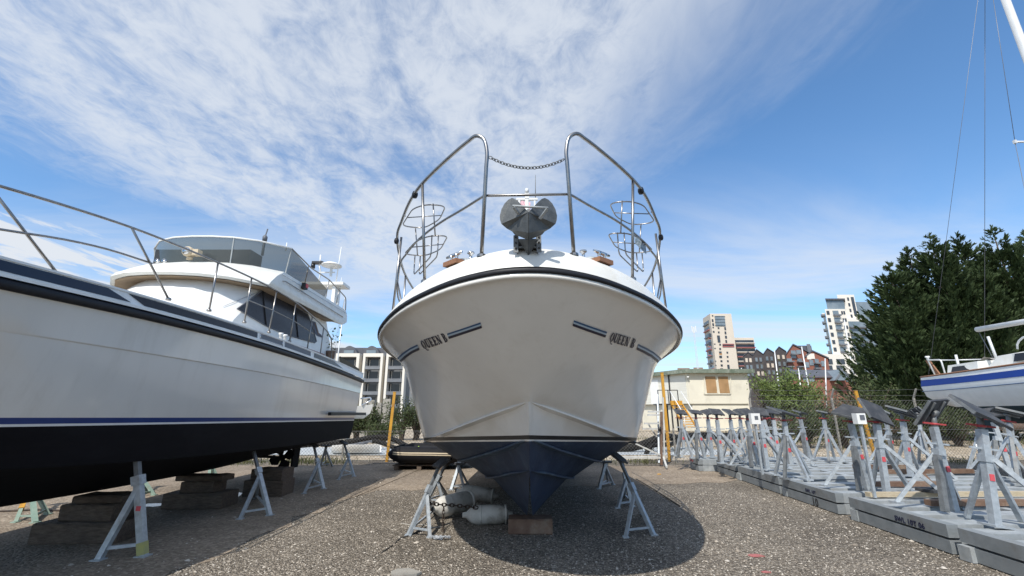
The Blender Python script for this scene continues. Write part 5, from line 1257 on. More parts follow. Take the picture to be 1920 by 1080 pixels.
for i in range(8):
    t = i/7; x = q.x-1.7+1.9*t; w = .42*(1-t**2.2); rws.append([Vector((x, 19-w, q.z+.15*t**2)), Vector((x-.1*t, 19-w*.75, q.z-.22)), Vector((x-.35*t, 19, q.z-.42)), Vector((x-.1*t, 19+w*.75, q.z-.22)), Vector((x, 19+w, q.z+.15*t**2))])
g.grid(rws); g.build('hull', M['gel2'], bt); g = MB(); g.tube(bend([q+Vector((-.2, -.2, .1)), q+Vector((.1, 0, .3)), q+Vector((.05, .1, .42)), q+Vector((-.4, .2, .38))], .15), .03, 6); g.build('bow_rail', M['chrome'], bt)
g = MB(); g.box((q.x-.9, 19.0, .5), (.4, .4, 1.0)); g.build('support', M['conc'], bt)
# ============================================================ the hut with its stair
HY = 40.0
c0 = atY(1288, 700, HY); c1 = atY(1401, 700, HY); ztop = c0.z; zmid = atY(1300, 757, HY).z
hut = thing('harbour_hut', 'cream two-storey harbour hut with a flat mossy roof and boarded window', 'hut', ((c0.x+c1.x)/2, HY, 0))
CREAM = mat('cream_render', (.72, .68, .56), (.65, .61, .50), .8, .8, .9, stain=(.36, .33, .27), stain_scale=.7, stain_amt=.5)
SHIP = mat('white_shiplap', (.70, .69, .62), (.60, .59, .53), 1.4, .7, .8, stretch=(.3, .3, 6))
dpt = 5.5; dx = -2.9
A0 = Vector((c0.x, HY, 0)); A1 = Vector((c1.x, HY, 0)); A2 = Vector((c1.x-.5, HY+dpt, 0)); A3 = Vector((c0.x+dx, HY+dpt, 0))
def wall_(pts, z0_, z1_, name, m, par, inset=0.0):
    g = MB(); n = len(pts); g.add([Vector((p.x, p.y, z)) for z in (z0_, z1_) for p in pts], [(i, (i+1) % n, (i+1) % n+n, i+n) for i in range(n)]+[tuple(range(n, 2*n))]); return g.build(name, m, par)
up_ = wall_([A0, A1, A2, A3], zmid, ztop, 'upper_wall', CREAM, hut)
ins = Vector((.25, .12, 0)); wall_([A0+ins, A1+Vector((-.2, .12, 0)), A2, A3+ins], 0, zmid-.004, 'lower_wall', CREAM, hut)
# side boards on the left wall
nL = Vector((-(A3-A0).y, (A3-A0).x, 0)).normalized(); nL = nL if nL.x < 0 else -nL
def onL(t, z): p = A0.lerp(A3, t); return Vector((p.x, p.y, z))
g = MB(); g.prism([onL(.03, zmid+.02), onL(.97, zmid+.02), onL(.97, ztop-.15), onL(.03, ztop-.15)], nL*.05); g.build('boarding', SHIP, hut)
g = MB(); g.prism([onL(.55, zmid+.02), onL(.72, zmid+.02), onL(.72, ztop-.35), onL(.55, ztop-.35)], nL*.09); dr = g.build('door', M['white'], hut)
g = MB(); g.bar(onL(.33, 0)+nL*.1, onL(.33, ztop)+nL*.1, .1, .1); g.build('drainpipe', M['black'], hut)
rf = MB(); ov = .45
P = [A0+Vector((-.35, -ov, 0)), A1+Vector((.45, -ov, 0)), A2+Vector((.4, .4, 0)), A3+Vector((-.55, .3, 0))]
rf.add([Vector((p.x, p.y, z)) for z in (ztop+.003, ztop+.34) for p in P], [(i, (i+1) % 4, (i+1) % 4+4, i+4) for i in range(4)]+[(4, 5, 6, 7), (3, 2, 1, 0)])
MOSS = mat('mossy_fascia', (.11, .14, .10), (.24, .27, .22), 1.6, .8, .9, stain=(.5, .5, .44), stain_scale=3.0, stain_amt=.6)
rf.build('roof', MOSS, hut)
for x0_, x1_ in ((1322, 1344.5), (1346, 1368)):
    a, b = atY(x0_, 706, HY), atY(x1_, 737, HY); w_ = thing  # noqa
    g = MB(); g.box(((a.x+b.x)/2, HY-.02, (a.z+b.z)/2), (b.x-a.x, .06, a.z-b.z)); g.build('boarded_window', mat('brown_board', (.30, .18, .08), (.42, .25, .12), 1.2, .7) if 'brown_board' not in bpy.data.materials else bpy.data.materials['brown_board'], hut)
for pts in (((1320.5, 705), (1320.5, 738)), ((1369.5, 705), (1369.5, 738)), ((1320.5, 738.5), (1369.5, 738.5)), ((1345.2, 706), (1345.2, 737))):
    g = MB(); g.bar(atY(*pts[0], HY-.05), atY(*pts[1], HY-.05), .07, .08); g.build('window_frame', CREAM, hut)
g = MB(); g.lathe(atY(1290, 708, HY-.2), [(.12, 0), (.10, .1)], 8); g.build('lamp', M['white'], hut)
# yellow stair
sr = thing('yellow_stair', 'yellow metal stair climbing to the door of the cream hut', 'stair', tuple(atY(1290, 800, HY-3)))
a, b = atY(1268, 757, HY-1.5), atY(1296, 803, HY-4.0)
for k in range(10):
    p = a.lerp(b, (k+.5)/10); g = MB(); g.box(p, (.85, .3, .06)); g.build('step', M['yellow'], sr)
for s in (-.45, .45):
    g = MB(); g.bar(a+Vector((s, 0, 0)), b+Vector((s, 0, 0)), .06, .16); g.build('stringer', M['yellow'], sr)
    g = MB(); g.tube([a+Vector((s, -.1, 1.0)), b+Vector((s, 0, 1.0))], .035, 6); g.tube([b+Vector((s, 0, 0)), b+Vector((s, 0, 1.0))], .03, 5); g.build('handrail', M['white'], sr)
g = MB(); g.box(a+Vector((-.6, .5, -.05)), (1.9, 1.4, .1)); g.build('landing', M['black'], sr)
for x in (-1.45, -.6, .2):
    g = MB(); g.bar(a+Vector((x, .0, 0)), a+Vector((x, 0, 1.1)), .06, .06); g.bar(a+Vector((x, .6, -.05)), Vector((a.x+x, a.y+.6, 0)), .12, .12); g.build('landing_post', M['black'], sr)
g = MB(); g.bar(a+Vector((-1.45, 0, 1.1)), a+Vector((.2, 0, 1.1)), .06, .06); g.build('landing_rail', M['black'], sr)
g = MB(); g.box(a+Vector((-.1, -.25, .06)), (.9, .4, .35)); g.build('yellow_panel', M['yellow'], sr)
# ============================================================ far buildings
WALLW = mat('white_render', (.74, .70, .62), (.68, .64, .57), .06, .7, .8)
CREAMT = mat('tower_cream', (.66, .58, .48), (.60, .53, .44), .05, .75, .8)
GREYP = mat('grey_panel', (.17, .18, .19), (.22, .23, .24), .1, .6)
FGL = mat('far_glass', (.03, .036, .045), (.06, .07, .085), .25, .12, .2)
FGL2 = mat('pale_glass', (.14, .18, .21), (.22, .26, .29), .3, .12, .2)
BRICKR = mat('red_brick', (.27, .105, .072), (.21, .085, .06), .7, .85, .9)
BRICKD = mat('dark_brick', (.055, .05, .052), (.085, .075, .075), .7, .85, .9)
SLATE = mat('slate_roof', (.07, .075, .09), (.10, .105, .12), .8, .6, .75)
BALC = mat('balcony_metal', (.13, .14, .155), (.19, .20, .215), .6, .5)
def quadbox(par, nm, px_, y0_, y1_, Y, depth, m, z0=None, back=None):
    "block whose front spans picture x px_ = (l, r) at its top y0_, from y0_ down to y1_ (None = ground), at distance Y"
    a, b = atY(px_[0], y0_, Y), atY(px_[1], y0_, Y); zt = a.z; zb = 0 if y1_ is None else atY(px_[0], y1_, Y).z
    g = MB(); k_ = depth/Y; g.prism([(a.x, Y, zb), (b.x, Y, zb), (b.x, Y, zt), (a.x, Y, zt)], ((a.x+b.x)/2*k_, depth, 0)); return g.build(nm, m, par), a.x, b.x, zb, zt
def win_(par, x, z, w, h, Y, m=None, nm='window', d=.12):
    g = MB(); g.box((x, Y-d/2+.06, z), (w, d, h)); return g.build(nm, m or FGL, par)
# apartments behind the left yacht
YA = 92.0
ap_b = thing('apartment_block', 'apartment block with white portal frames and curved grey roof tops behind the left yacht', 'building', (atY(710, 700, YA).x, YA, 0))
quadbox(ap_b, 'wall', (598, 800), 672, None, YA+1.5, 12, GREYP)
quadbox(ap_b, 'penthouse', (610, 795), 652, 673, YA+3, 9, SLATE)
fr_list = [(632, 676), (683, 720), (726, 762)]
for l_, r2 in fr_list:
    a, b = atY(l_, 663, YA), atY(r2, 663, YA); t = (b.x-a.x)*.12
    g = MB(); g.box((a.x+t/2, YA+.6, a.z/2), (t, 2.2, a.z)); g.box((b.x-t/2, YA+.6, a.z/2), (t, 2.2, a.z)); g.box(((a.x+b.x)/2, YA+.6, a.z-.35), (b.x-a.x-2*t, 2.2, .7)); g.build('portal_frame', WALLW, ap_b)
    H_ = a.z-.7
    for k in range(5):
        z = H_*(k+.5)/5; 
        g = MB(); g.box(((a.x+b.x)/2, YA+1.40, z), (b.x-a.x-2*t-.1, .14, H_/5-.5)); w = g.build('window', FGL, ap_b)
        for s in (-.28, .2):
            g = MB(); g.box(((a.x+b.x)/2+s*(b.x-a.x), YA+1.30, z), (.16, .08, H_/5-.55)); g.build('curtain', WALLW, w)
        g = MB(); g.box(((a.x+b.x)/2, YA+.15, z-H_/10+.05), (b.x-a.x-2*t, 1.6, .14)); g.box(((a.x+b.x)/2, YA-.55, z-H_/10+.6), (b.x-a.x-2*t, .06, .12)); g.box(((a.x+b.x)/2, YA-.55, z-H_/10+.32), (b.x-a.x-2*t, .03, .4)); g.build('balcony', BALC, ap_b)
for l_, r2 in ((642, 672), (684, 713), (722, 760)):
    a, b = atY(l_, 661, YA+2), atY(r2, 661, YA+2); n = 10; g = MB()
    arc = [Vector((a.x+(b.x-a.x)*i/n, YA+1.2, a.z+1.5*math.sin(math.pi*i/n)**.8-.2)) for i in range(n+1)]
    g.prism([a+Vector((0, -.8, -1.6))]+arc+[b+Vector((0, -.8, -1.6))], (0, 6, 0)); rf_ = g.build('curved_roof', SLATE, ap_b)
    g = MB(); g.box(((a.x+b.x)/2, YA+1.1, a.z-.4), ((b.x-a.x)*.6, .2, 1.5)); g.build('window', FGL2, rf_)
# cream tower with wing
YT1 = 250.0
tw = thing('cream_tower', 'tall cream tower block with scattered windows and a lower balconied wing', 'building', (atY(1350, 690, YT1).x, YT1, 0))
_, xl, xr, _, zt = quadbox(tw, 'wall', (1331, 1371), 588, None, YT1, 18, CREAMT)
a = atY(1331, 588, YT1)
g = MB(); sx = atY(1317, 592, YT1+14).x; g.add([(xl, YT1+.02, 0), (xl, YT1+.02, zt), (sx, YT1+14, zt), (sx, YT1+14, 0)], [(0, 1, 2, 3)]); g.add([(xl, YT1+.02, zt), (sx, YT1+14, zt), (xl+6, YT1+14, zt)], [(0, 1, 2)]); g.build('side_wall', CREAMT, tw)
W_ = xr-xl
def tp_(x, y): p = atY(x, y, YT1); return p.x, p.z
def wpx(x, y, w, h, m=None, nm='window'):
    X_, Z_ = tp_(x, y); win_(tw, X_, Z_, w/840*YT1*.99, h/840*YT1, YT1, m, nm, .3)
wpx(1350, 602, 19, 20, FGL2); 
for k in range(4): wpx(1350, 593.5+5.6*k, 19.6, .7, GREYP, 'mullion')
for x, y, w, h in ((1336, 592, 2.5, 2), (1336, 601, 3, 5), (1337, 608.5, 3, 5), (1337, 614, 2.5, 2), (1338, 622, 3, 3), (1347, 615, 3, 3), (1347.5, 623, 3, 3), (1359.5, 616, 3, 5.5), (1360, 624, 3, 5), (1361, 632, 3.5, 5), (1361.5, 640, 3, 5), (1347.5, 635.5, 5, 13), (1340, 645, 2.5, 1.5), (1340.5, 653, 2.5, 1.5), (1350, 646, 3, 3), (1350, 654, 3, 3.5), (1350.5, 661, 4.5, 4), (1351, 669, 5, 4), (1352.5, 677, 3.5, 3), (1353, 685, 3.5, 3.5), (1353, 692.5, 5, 3.5), (1363.5, 661, 3, 3), (1364, 669, 3, 3), (1364.5, 677, 3, 3), (1366, 690, 4, 12), (1341.5, 677, 2.5, 1.2), (1342, 685, 2.5, 1.2), (1332.5, 678, 3, 4), (1333, 686, 3.5, 4), (1337, 694, 4, 3)): wpx(x, y, w, h)
REDP = mat('red_panel', (.30, .08, .08), (.34, .14, .13), .2, .6); ORP = mat('orange_panel', (.62, .28, .06), (.55, .25, .06), .2, .6)
wpx(1365.5, 645.5, 22, 2, REDP, 'balcony'); wpx(1365.5, 649.5, 22, 3, REDP, 'balcony'); wpx(1365, 647.5, 21, 2.4, FGL)
for x, y in ((1331, 635), (1351, 664)): wpx(x, y, 5, 1.4, ORP, 'balcony')
for k in range(3): wpx(1331, 629+16*k, 5, 7, FGL); wpx(1330.5, 634.5+16*k, 6, 2, REDP, 'balcony')
for k in range(14):
    z = zt*(.05+.92*k/14); p0_ = Vector((xl-.05, YT1-.0, z)); p1_ = Vector((sx, YT1+14, z)); n_ = Vector((-(p1_-p0_).y, (p1_-p0_).x, 0)).normalized(); n_ = n_ if n_.x < 0 else -n_
    g = MB(); q0, q1 = p0_.lerp(p1_, .25), p0_.lerp(p1_, .92); g.prism([q0, q1, q1+Vector((0, 0, 2.3)), q0+Vector((0, 0, 2.3))], n_*.12); g.build('window', FGL2 if k < 10 else FGL, tw)
    g = MB(); g.prism([q0, q1, q1+Vector((0, 0, .7)), q0+Vector((0, 0, .7))], n_*.9); g.build('balcony', BALC if k % 3 else REDP, tw)
YW = YT1+3
_, wl_, wr_, _, wz = quadbox(tw, 'wing_wall', (1372, 1413), 633, None, YW, 16, CREAMT)
for k in range(8):
    z = wz-2.2-2.55*k*1.0; g = MB(); g.box(((wl_+wr_)/2+.6, YW-.05, z), ((wr_-wl_)*.84, .3, 1.5)); g.build('window', FGL, tw); g = MB(); g.box(((wl_+wr_)/2+.6, YW-.8, z-1.05), ((wr_-wl_)*.86, 1.6, .45)); g.build('balcony', REDP if k % 2 else CREAMT, tw)
# black gabled terrace
YG = 205.0
gt = thing('gabled_terrace', 'black brick terrace with a row of pointed gables', 'building', (atY(1432, 690, YG).x, YG, 0))
gx = [1393, 1411, 1430.5, 1451, 1474]
gtops = [(1402, 661), (1418, 656), (1438, 654), (1460, 651)]
base = [668, 667, 665, 662, 660]
for i in range(4):
    l_, r2 = atY(gx[i], base[i], YG), atY(gx[i+1], base[i+1], YG); tpp = atY(*gtops[i], YG); g = MB()
    g.prism([Vector((l_.x, YG, 0)), Vector((l_.x, YG, l_.z)), tpp, Vector((r2.x, YG, r2.z)), Vector((r2.x, YG, 0))], (l_.x/YG*12, 12, 0)); g.build('gable_wall', BRICKD, gt)
    g = MB(); e = .25
    g.prism([Vector((l_.x, YG-.3, l_.z+.05)), tpp+Vector((0, -.3, .05)), tpp+Vector((0, -.3, .45)), Vector((l_.x, YG-.3, l_.z+.45))], (l_.x/YG*12.5, 12.5, 0)); g.prism([tpp+Vector((.02, -.3, .05)), Vector((r2.x, YG-.3, r2.z+.05)), Vector((r2.x, YG-.3, r2.z+.45)), tpp+Vector((.02, -.3, .45))], (l_.x/YG*12.5, 12.5, 0)); g.build('roof', SLATE, gt)
    for k in range(3):
        for s in (.3, .7):
            x = l_.x+(r2.x-l_.x)*s; win_(gt, x, l_.z-1.8-3.1*k, 1.0, 1.8, YG, FGL2 if (k+i) % 3 else CREAMT, d=.3)
# red brick gabled building
YR = 190.0
rb_ = thing('brick_apartments', 'red brick apartment building with two dark gabled roofs and grey balconies', 'building', (atY(1510, 690, YR).x, YR, 0))
def gable(par, l_, r2, t_, Y, m, dep=14, roofm=SLATE):
    L_, R_, T_ = atY(*l_, Y), atY(*r2, Y), atY(*t_, Y); g = MB(); g.prism([Vector((L_.x, Y, 0)), L_, T_, R_, Vector((R_.x, Y, 0))], (T_.x/Y*dep, dep, 0)); w = g.build('gable_wall', m, par)
    g = MB(); g.prism([L_+Vector((-.3, -.4, .05)), T_+Vector((0, -.4, .05)), T_+Vector((0, -.4, .6)), L_+Vector((-.3, -.4, .6))], (T_.x/Y*(dep+.8), dep+.8, 0)); g.prism([T_+Vector((.02, -.4, .05)), R_+Vector((.3, -.4, .05)), R_+Vector((.3, -.4, .6)), T_+Vector((.02, -.4, .6))], (T_.x/Y*(dep+.8), dep+.8, 0)); g.build('roof', roofm, par)
gable(rb_, (1474, 666), (1512, 660), (1486, 647), YR, BRICKR); gable(rb_, (1508, 672), (1552, 673), (1522, 659), YR-2, BRICKR)
quadbox(rb_, 'ridge_block', (1487, 1521), 648, None, YR+5, 8, SLATE); quadbox(rb_, 'roof_vent', (1512, 1519), 645, 660, YR+4.5, 4, BALC)
for x, y in ((1487, 661), (1487.5, 668), (1480, 676), (1482, 690), (1499, 676), (1500, 690), (1497, 660)): 
    p = atY(x, y, YR); win_(rb_, p.x, p.z, 2.0, 1.7, YR, FGL2, d=.3)
for x, y in ((1487, 664.5), (1480, 678.5), (1499, 678.5), (1480, 688), (1499, 688)):
    p = atY(x, y, YR); g = MB(); g.box((p.x, YR-.8, p.z), (2.6, 1.7, .5)); g.build('balcony', BALC, rb_)
for x, y, m in ((1516, 669, WALLW), (1523, 668, WALLW), (1521, 680, FGL2), (1531, 678, FGL2), (1513, 684, FGL2), (1531, 689, FGL), (1543, 682, FGL2)):
    p = atY(x, y, YR-2); win_(rb_, p.x, p.z, 1.6, 2.2, YR-2, m, d=.3)
for y in (681.5, 691):
    p = atY(1531, y, YR-2); g = MB(); g.box((p.x, YR-2.8, p.z), (2.6, 1.7, .5)); g.build('balcony', BALC, rb_)
# low boathouse with dark roof
YB = 150.0
lb_ = thing('brick_boathouse', 'low red brick building with a long dark roof and a pointed glass gable', 'building', (atY(1550, 710, YB).x, YB, 0))
quadbox(lb_, 'wall', (1497, 1604), 706, None, YB, 12, BRICKR)
a, b = atY(1500, 708, YB), atY(1604, 708, YB); tz = atY(1540, 690, YB).z
g = MB(); g.prism([Vector((a.x, YB-.6, a.z)), Vector((a.x, YB+6, tz)), Vector((a.x, YB+12.6, a.z))], (b.x-a.x, 0, 0)); g.build('roof', SLATE, lb_)
L_, R_, T_ = atY(1567, 713, YB-3), atY(1596, 713, YB-3), atY(1581, 692, YB-3)
g = MB(); g.prism([L_, T_, R_], (0, 8, 0)); gb = g.build('gable', FGL2, lb_)
g = MB(); g.bar(L_, T_, .5, .35, (0, 1, 0)); g.bar(T_, R_, .5, .35, (0, 1, 0)); g.build('gable_trim', BALC, gb)
for x in (1510, 1522, 1590, 1598): p = atY(x, 712, YB); win_(lb_, p.x, p.z, 1.6, 1.2, YB, FGL2, d=.25)
# white tower on the right
YT2 = 235.0
wt = thing('white_tower', 'tall white tower with glass top storey and blue-grey glass balconies beside the conifers', 'building', (atY(1580, 690, YT2).x, YT2, 0))
_, a0_, a1_, _, az = quadbox(wt, 'wall', (1546.5, 1584), 579.5, None, YT2, 16, WALLW)
_, b0_, b1_, _, bz = quadbox(wt, 'tall_core', (1569, 1601), 552.5, None, YT2+5, 14, WALLW)
_, c0_, c1_, _, cz = quadbox(wt, 'balcony_wing', (1586, 1622), 598, None, YT2+1, 12, WALLW)
quadbox(wt, 'balcony_recess', (1542.5, 1547), 590, 664, YT2+1.6, 8, FGL2); quadbox(wt, 'recess_cap', (1541, 1547), 587, 590, YT2+1.5, 8, WALLW)
quadbox(wt, 'glass_storey', (1548, 1581), 562, 580, YT2+1, 10, FGL2); quadbox(wt, 'roof_slab', (1547, 1584), 559.5, 562, YT2, 12, SLATE)
quadbox(wt, 'low_wing', (1541, 1589), 664, None, YT2-2, 6, WALLW); quadbox(wt, 'rear_glass', (1602, 1632), 566, None, YT2+8, 10, FGL2)
p0_, p1_ = atY(1594.5, 557, YT2+4.9), atY(1604, 592, YT2+4.9); g = MB(); g.box(((p0_.x+b1_-.5)/2, YT2+4.9, (p0_.z+p1_.z)/2), (b1_-.8-p0_.x, .3, p0_.z-p1_.z)); g.build('stair_glass', FGL, wt)
fh = (az-12)/11
for k in range(10):
    z = az-2.0-fh*k
    x = a0_+(a1_-a0_)*.12; win_(wt, x, z, 1.4, 2.0, YT2, d=.3)
    xb = a0_+(a1_-a0_)*.50; win_(wt, xb, z, 3.0, 2.2, YT2, FGL2, d=.3); g = MB(); g.box((xb+.2, YT2-.7, z-1.5), (3.6, 1.5, .8)); g.build('balcony', BALC, wt)
    for s in (.82, .93): win_(wt, a0_+(a1_-a0_)*s, z, .8, 1.7, YT2, d=.3)
    g = MB(); k_ = a0_/YT2; g.prism([(a0_-2.0, YT2+1.2, z-1.6), (a0_+.2, YT2+1.2, z-1.6), (a0_+.2+5*k_, YT2+6, z-1.6), (a0_-2.0+5*k_, YT2+6, z-1.6)], (0, 0, 1.0)); g.build('balcony', BALC, wt)
for k in range(9):
    z = cz-3.0-fh*k; g = MB(); g.box(((c0_+c1_)/2+.3, YT2+.95, z+.2), (c1_-c0_-1.0, .3, fh-1.1)); g.build('window', FGL2, wt); g = MB(); g.box(((c0_+c1_)/2+.4, YT2+.3, z-fh/2+.25), (c1_-c0_-.4, 1.8, .6)); g.build('balcony', BALC, wt)
for k in range(5): win_(wt, b0_+(b1_-b0_)*.6, bz-2.5-3.2*k, .9, 1.7, YT2+5, d=.3)
for x in (1549, 1557, 1572, 1580):
    for y in (678, 690): p = atY(x, y, YT2-2); win_(wt, p.x, p.z, 2.0, 2.6, YT2-2, d=.3)
# far low rooftops left of the cream tower
ro_ = thing('distant_house', 'distant low brown rooftops just left of the cream tower', 'building', (atY(1290, 700, 170).x, 170, 0))
quadbox(ro_, 'wall', (1270, 1293), 690, None, 170, 8, mat('brown_house', (.30, .22, .17), (.25, .18, .14), .5, .8)); quadbox(ro_, 'rear_wall', (1300, 1318), 689, None, 175, 8, bpy.data.materials['brown_house'])
# lattice phone mast
YL = 120.0
lm = thing('lattice_mast', 'thin white lattice mast with aerials beyond the hut roof', 'mast', (atY(1303, 695, YL).x, YL, 0))
a, b = Vector((atY(1303, 640, YL).x, YL, 0)), atY(1300, 612, YL)
g = MB()
for s in ((-.25, 0), (.25, 0), (0, .4)): g.bar(Vector((a.x+s[0], YL+s[1], 0)), b+Vector((s[0]*.6, s[1], 0)), .09, .09)
for k in range(14):
    t = k/14; p, q = Vector((a.x, YL, 0)).lerp(b, t), Vector((a.x, YL, 0)).lerp(b, t+1/14); g.bar(p+Vector((-.22, 0, 0)), q+Vector((.22, 0, 0)), .05, .05)
g.build('lattice', M['mast'], lm)
for s in (-.5, .5, 0): 
    g = MB(); g.box(b+Vector((s, -.1, -1.0+.6*abs(s))), (.18, .18, 1.6)); g.build('aerial', M['white'], lm)
# sailing-boat masts far behind
for x0_, y0_, x1_, y1_, Y, lb in ((1452, 657, 1456, 690, 75, 'short white mast in front of the black gables'), (1503, 650, 1515, 718, 70, 'leaning white mast in front of the red brick gable'), (1497, 690, 1500, 716, 80, 'stubby white mast low beside the leaning one'), (1547, 672, 1549, 735, 72, 'thin white mast in front of the low boathouse'), (1583, 600, 1603, 722, 70, 'slanting white mast in front of the white tower'), (647, 556, 631, 690, 26, 'slim grey mast rising beside the stern of the left yacht'), (1390, 690, 1397, 760, 60, 'thin white mast just right of the hut')):
    b = atY(x0_, y0_, Y); a = atY(x1_, y1_, Y); d = (b-a)/max(.1, (b.z-a.z)); a0 = b-d*b.z
    g = MB(); g.tube([a0, b], [.11*Y/70, .08*Y/70], 7); o = g.build('boat_mast', M['mast'], None, loc=tuple(a0)); tag(o, lb, 'mast', 'boat masts in the distance')
    if Y == 26:
        g = MB(); g.tube([b, Vector((b.x-.9, 27, 2.2))], .008, 4); g.tube([b, Vector((b.x-.3, 25, 2.0))], .008, 4); g.build('stay', M['stay'], o)
# ============================================================ sailing boat on the right
sb = thing('sailing_boat', 'white sailing yacht with a broad blue sheer stripe standing ashore on the right', 'boat', (12.6, 10.5, 0))
SA = Vector((-.158, -.987, 0)); SN = Vector((-.987, .158, 0)); S0_ = Vector((13.0, 13.3, 0))
def V(s, b, z): return S0_+SA*s+SN*b+Vector((0, 0, z))         # s from the stern forward, b to the camera side
LEN = 8.6
def yrow(frac, zf):
    r = []
    for i in range(25):
        t = i/24; bm_ = 1.38*math.sin(math.pi*min(1, .23+.52*t+.25*t*t))**.8*(1 if t < .55 else max(0, 1-((t-.55)/.45)**2.0))
        r.append((t*LEN, bm_*frac, zf(t)))
    return r
def sh1(t): return 2.50+.30*(t-.3)**2+.10*t-.02
yr = [yrow(.96, sh1), yrow(1.0, lambda t: sh1(t)-.28), yrow(.98, lambda t: sh1(t)-.55), yrow(.82, lambda t: 1.62+.05*t), yrow(.45, lambda t: 1.36+.03*t+.30*(1-t)**4*0), yrow(.0, lambda t: 1.25+.4*max(0, t-.8))]
for k, r in enumerate(yr):
    for i in range(25):
        s, b, z = r[i]; rise = max(0, .16-i/24)/.16
        if k >= 2: r[i] = (s+[0, 0, .10, .35, .6, .8][k]*rise, b, z+[0, 0, 0, .12, .35, .45][k]*rise)
g = MB(); g.grid([[V(*p) for p in r] for r in yr]); g.grid([[V(p[0], -p[1], p[2]) for p in r] for r in yr])
lst = [V(*r[0]) for r in yr]+[V(r[0][0], -r[0][1], r[0][2]) for r in reversed(yr[:-1])]; g.add(lst, [tuple(range(len(lst)))])
src = g.build('hull_source', M['gel'], sb, sharp=40, weld=True); so2 = sb.location
def psail(z): return (Vector((12.5, 11, z))-so2, Vector((0, 0, 1)))
def inset(rows, k): return rows
blu = MB()
for sg in (1, -1):
    blu.grid([[V(p[0]-.0, sg*(p[1]+.006), p[2]-.05-0*i) for i, p in enumerate(yr[0])], [V(p[0], sg*(p[1]+.006), p[2]+.02) for p in yr[1]]])
blu.build('sheer_stripe', mat('sail_blue', (.012, .045, .23), (.014, .05, .26), 2, .55, spec=.2), sb)
clip(src, 'hull', M['white'], sb, lo=psail(1.66)); clip(src, 'hull_bottom', mat('teal_antifoul', (.012, .035, .05), (.02, .05, .065), 2, .7), sb, hi=psail(1.66)); bpy.data.objects.remove(src)
tl = MB()
for sg in (1, -1): tl.tube([V(p[0], sg*(p[1]+.004), p[2]-.12) for p in yr[1]], .008, 4)
tl.build('cove_line', M['midblue'], sb)
kl = MB(); kl.prism([V(3.0, .06, 1.4), V(5.2, .06, 1.4), V(5.0, .06, .25), V(3.5, .06, .25)], SN*-.12); kl.build('keel', bpy.data.materials['teal_antifoul'], sb)
rdr = MB(); rdr.prism([V(.35, .03, 1.75), V(.85, .03, 1.5), V(.75, .03, .75), V(.35, .03, .8)], SN*-.06); rdr.build('rudder', bpy.data.materials['teal_antifoul'], sb)
dk = MB(); dk.grid([[V(p[0], p[1], p[2]) for p in yr[0]], [V(p[0], 0, p[2]+.06) for p in yr[0]], [V(p[0], -p[1], p[2]) for p in yr[0]]]); dk.build('deck', M['deck'], sb)
tr = MB()
for sg in (1, -1): tr.tube([V(p[0], sg*p[1], p[2]+.015) for p in yr[0]], .022, 5)
tr.build('toe_rail', M['teak'], sb)
cb = MB()
def cab(rows): cb.grid([[V(s, b, z) for s, b in r] for r, z in rows])
def ol(s0, s1, w0, w1): return [(s0, 0), (s0, w0), (s0+.25, w0), (s1-.3, w1), (s1, w1*.5), (s1, 0)]
for sg in (1, -1):
    cb.grid([[V(s, sg*b, z+.03*(s-2)*0) for s, b in o_] for o_, z in ((ol(.75, 2.2, .78, .85), 2.45), (ol(.8, 2.2, .72, .8), 2.78), (ol(1.0, 2.2, .3, .3), 2.80))])
    cb.grid([[V(s, sg*b, z) for s, b in o_] for o_, z in ((ol(2.0, 6.6, .85, .5), 2.45), (ol(2.5, 6.3, .78, .42), 2.84), (ol(3.1, 6.0, .3, .2), 2.94))])
ca = cb.build('cabin', M['deck'], sb, sharp=40)
for s0, s1, z0_, z1_ in ((.95, 1.65, 2.58, 2.72), (2.9, 4.6, 2.66, 2.84)):
    g = MB(); w = .78 if s0 < 2 else .80
    g.prism([V(s0, w+.03-.02, z0_), V(s1, w+.03, z0_), V(s1-.06, w-.01, z1_), V(s0+.05, w-.02, z1_)], SN*-.03); g.build('cabin_window', M['glass'], ca)
for sg in (1, -1):
    g = MB(); g.tube(bend([V(.75, sg*.80, 2.5), V(.72, sg*.80, 2.95), V(.15, sg*.75, 3.0), V(.02, sg*.55, 2.5)], .08), .02, 7); g.tube([V(.15, sg*.75, 3.0), V(.05, 0, 3.0)], .018, 6); g.build('pushpit', M['mast'], sb)
g = MB(); g.prism([V(-.02, .5, 2.48), V(.18, .5, 2.46), V(.0, .62, 3.0), V(-.16, .62, 3.02)], SN*-.04); g.build('lifebuoy_board', M['teak'], sb)
g = MB(); g.lathe(V(.12, .72, 3.0), [(.04, 0), (.03, .06), (.06, .09), (.05, .12)], 8); g.build('stern_light', M['white'], sb)
g = MB(); g.tube([V(1.0, .6, 2.5), V(1.0, .6, 3.05)], .03, 7); g.tube([V(2.35, .7, 2.7), V(2.28, .7, 3.35)], .03, 7); g.build('winch_post', M['mast'], sb)
for s in (3.0, 3.45):
    g = MB(); g.tube([V(s+.35*math.cos(a_), .45, 2.98+.26*math.sin(a_)) for a_ in [math.pi*i/8 for i in range(9)]], .022, 6); g.build('grab_hoop', M['mast'], sb)
g = MB(); g.grid([[V(1.6+.7*i/5, .5-.5*j/3, 2.84+.07*math.sin(i*1.4+j*2)) for i in range(6)] for j in range(4)]); g.build('folded_sail', M['rope'], sb)
ms = V(4.55, 0, 2.95); mt = Vector((atY(1920, 92, ms.y).x, ms.y, 13.2)); g = MB(); g.tube([ms, mt], [.085, .06], 10, flat=1.3); mo = g.build('mast', M['mast'], sb)
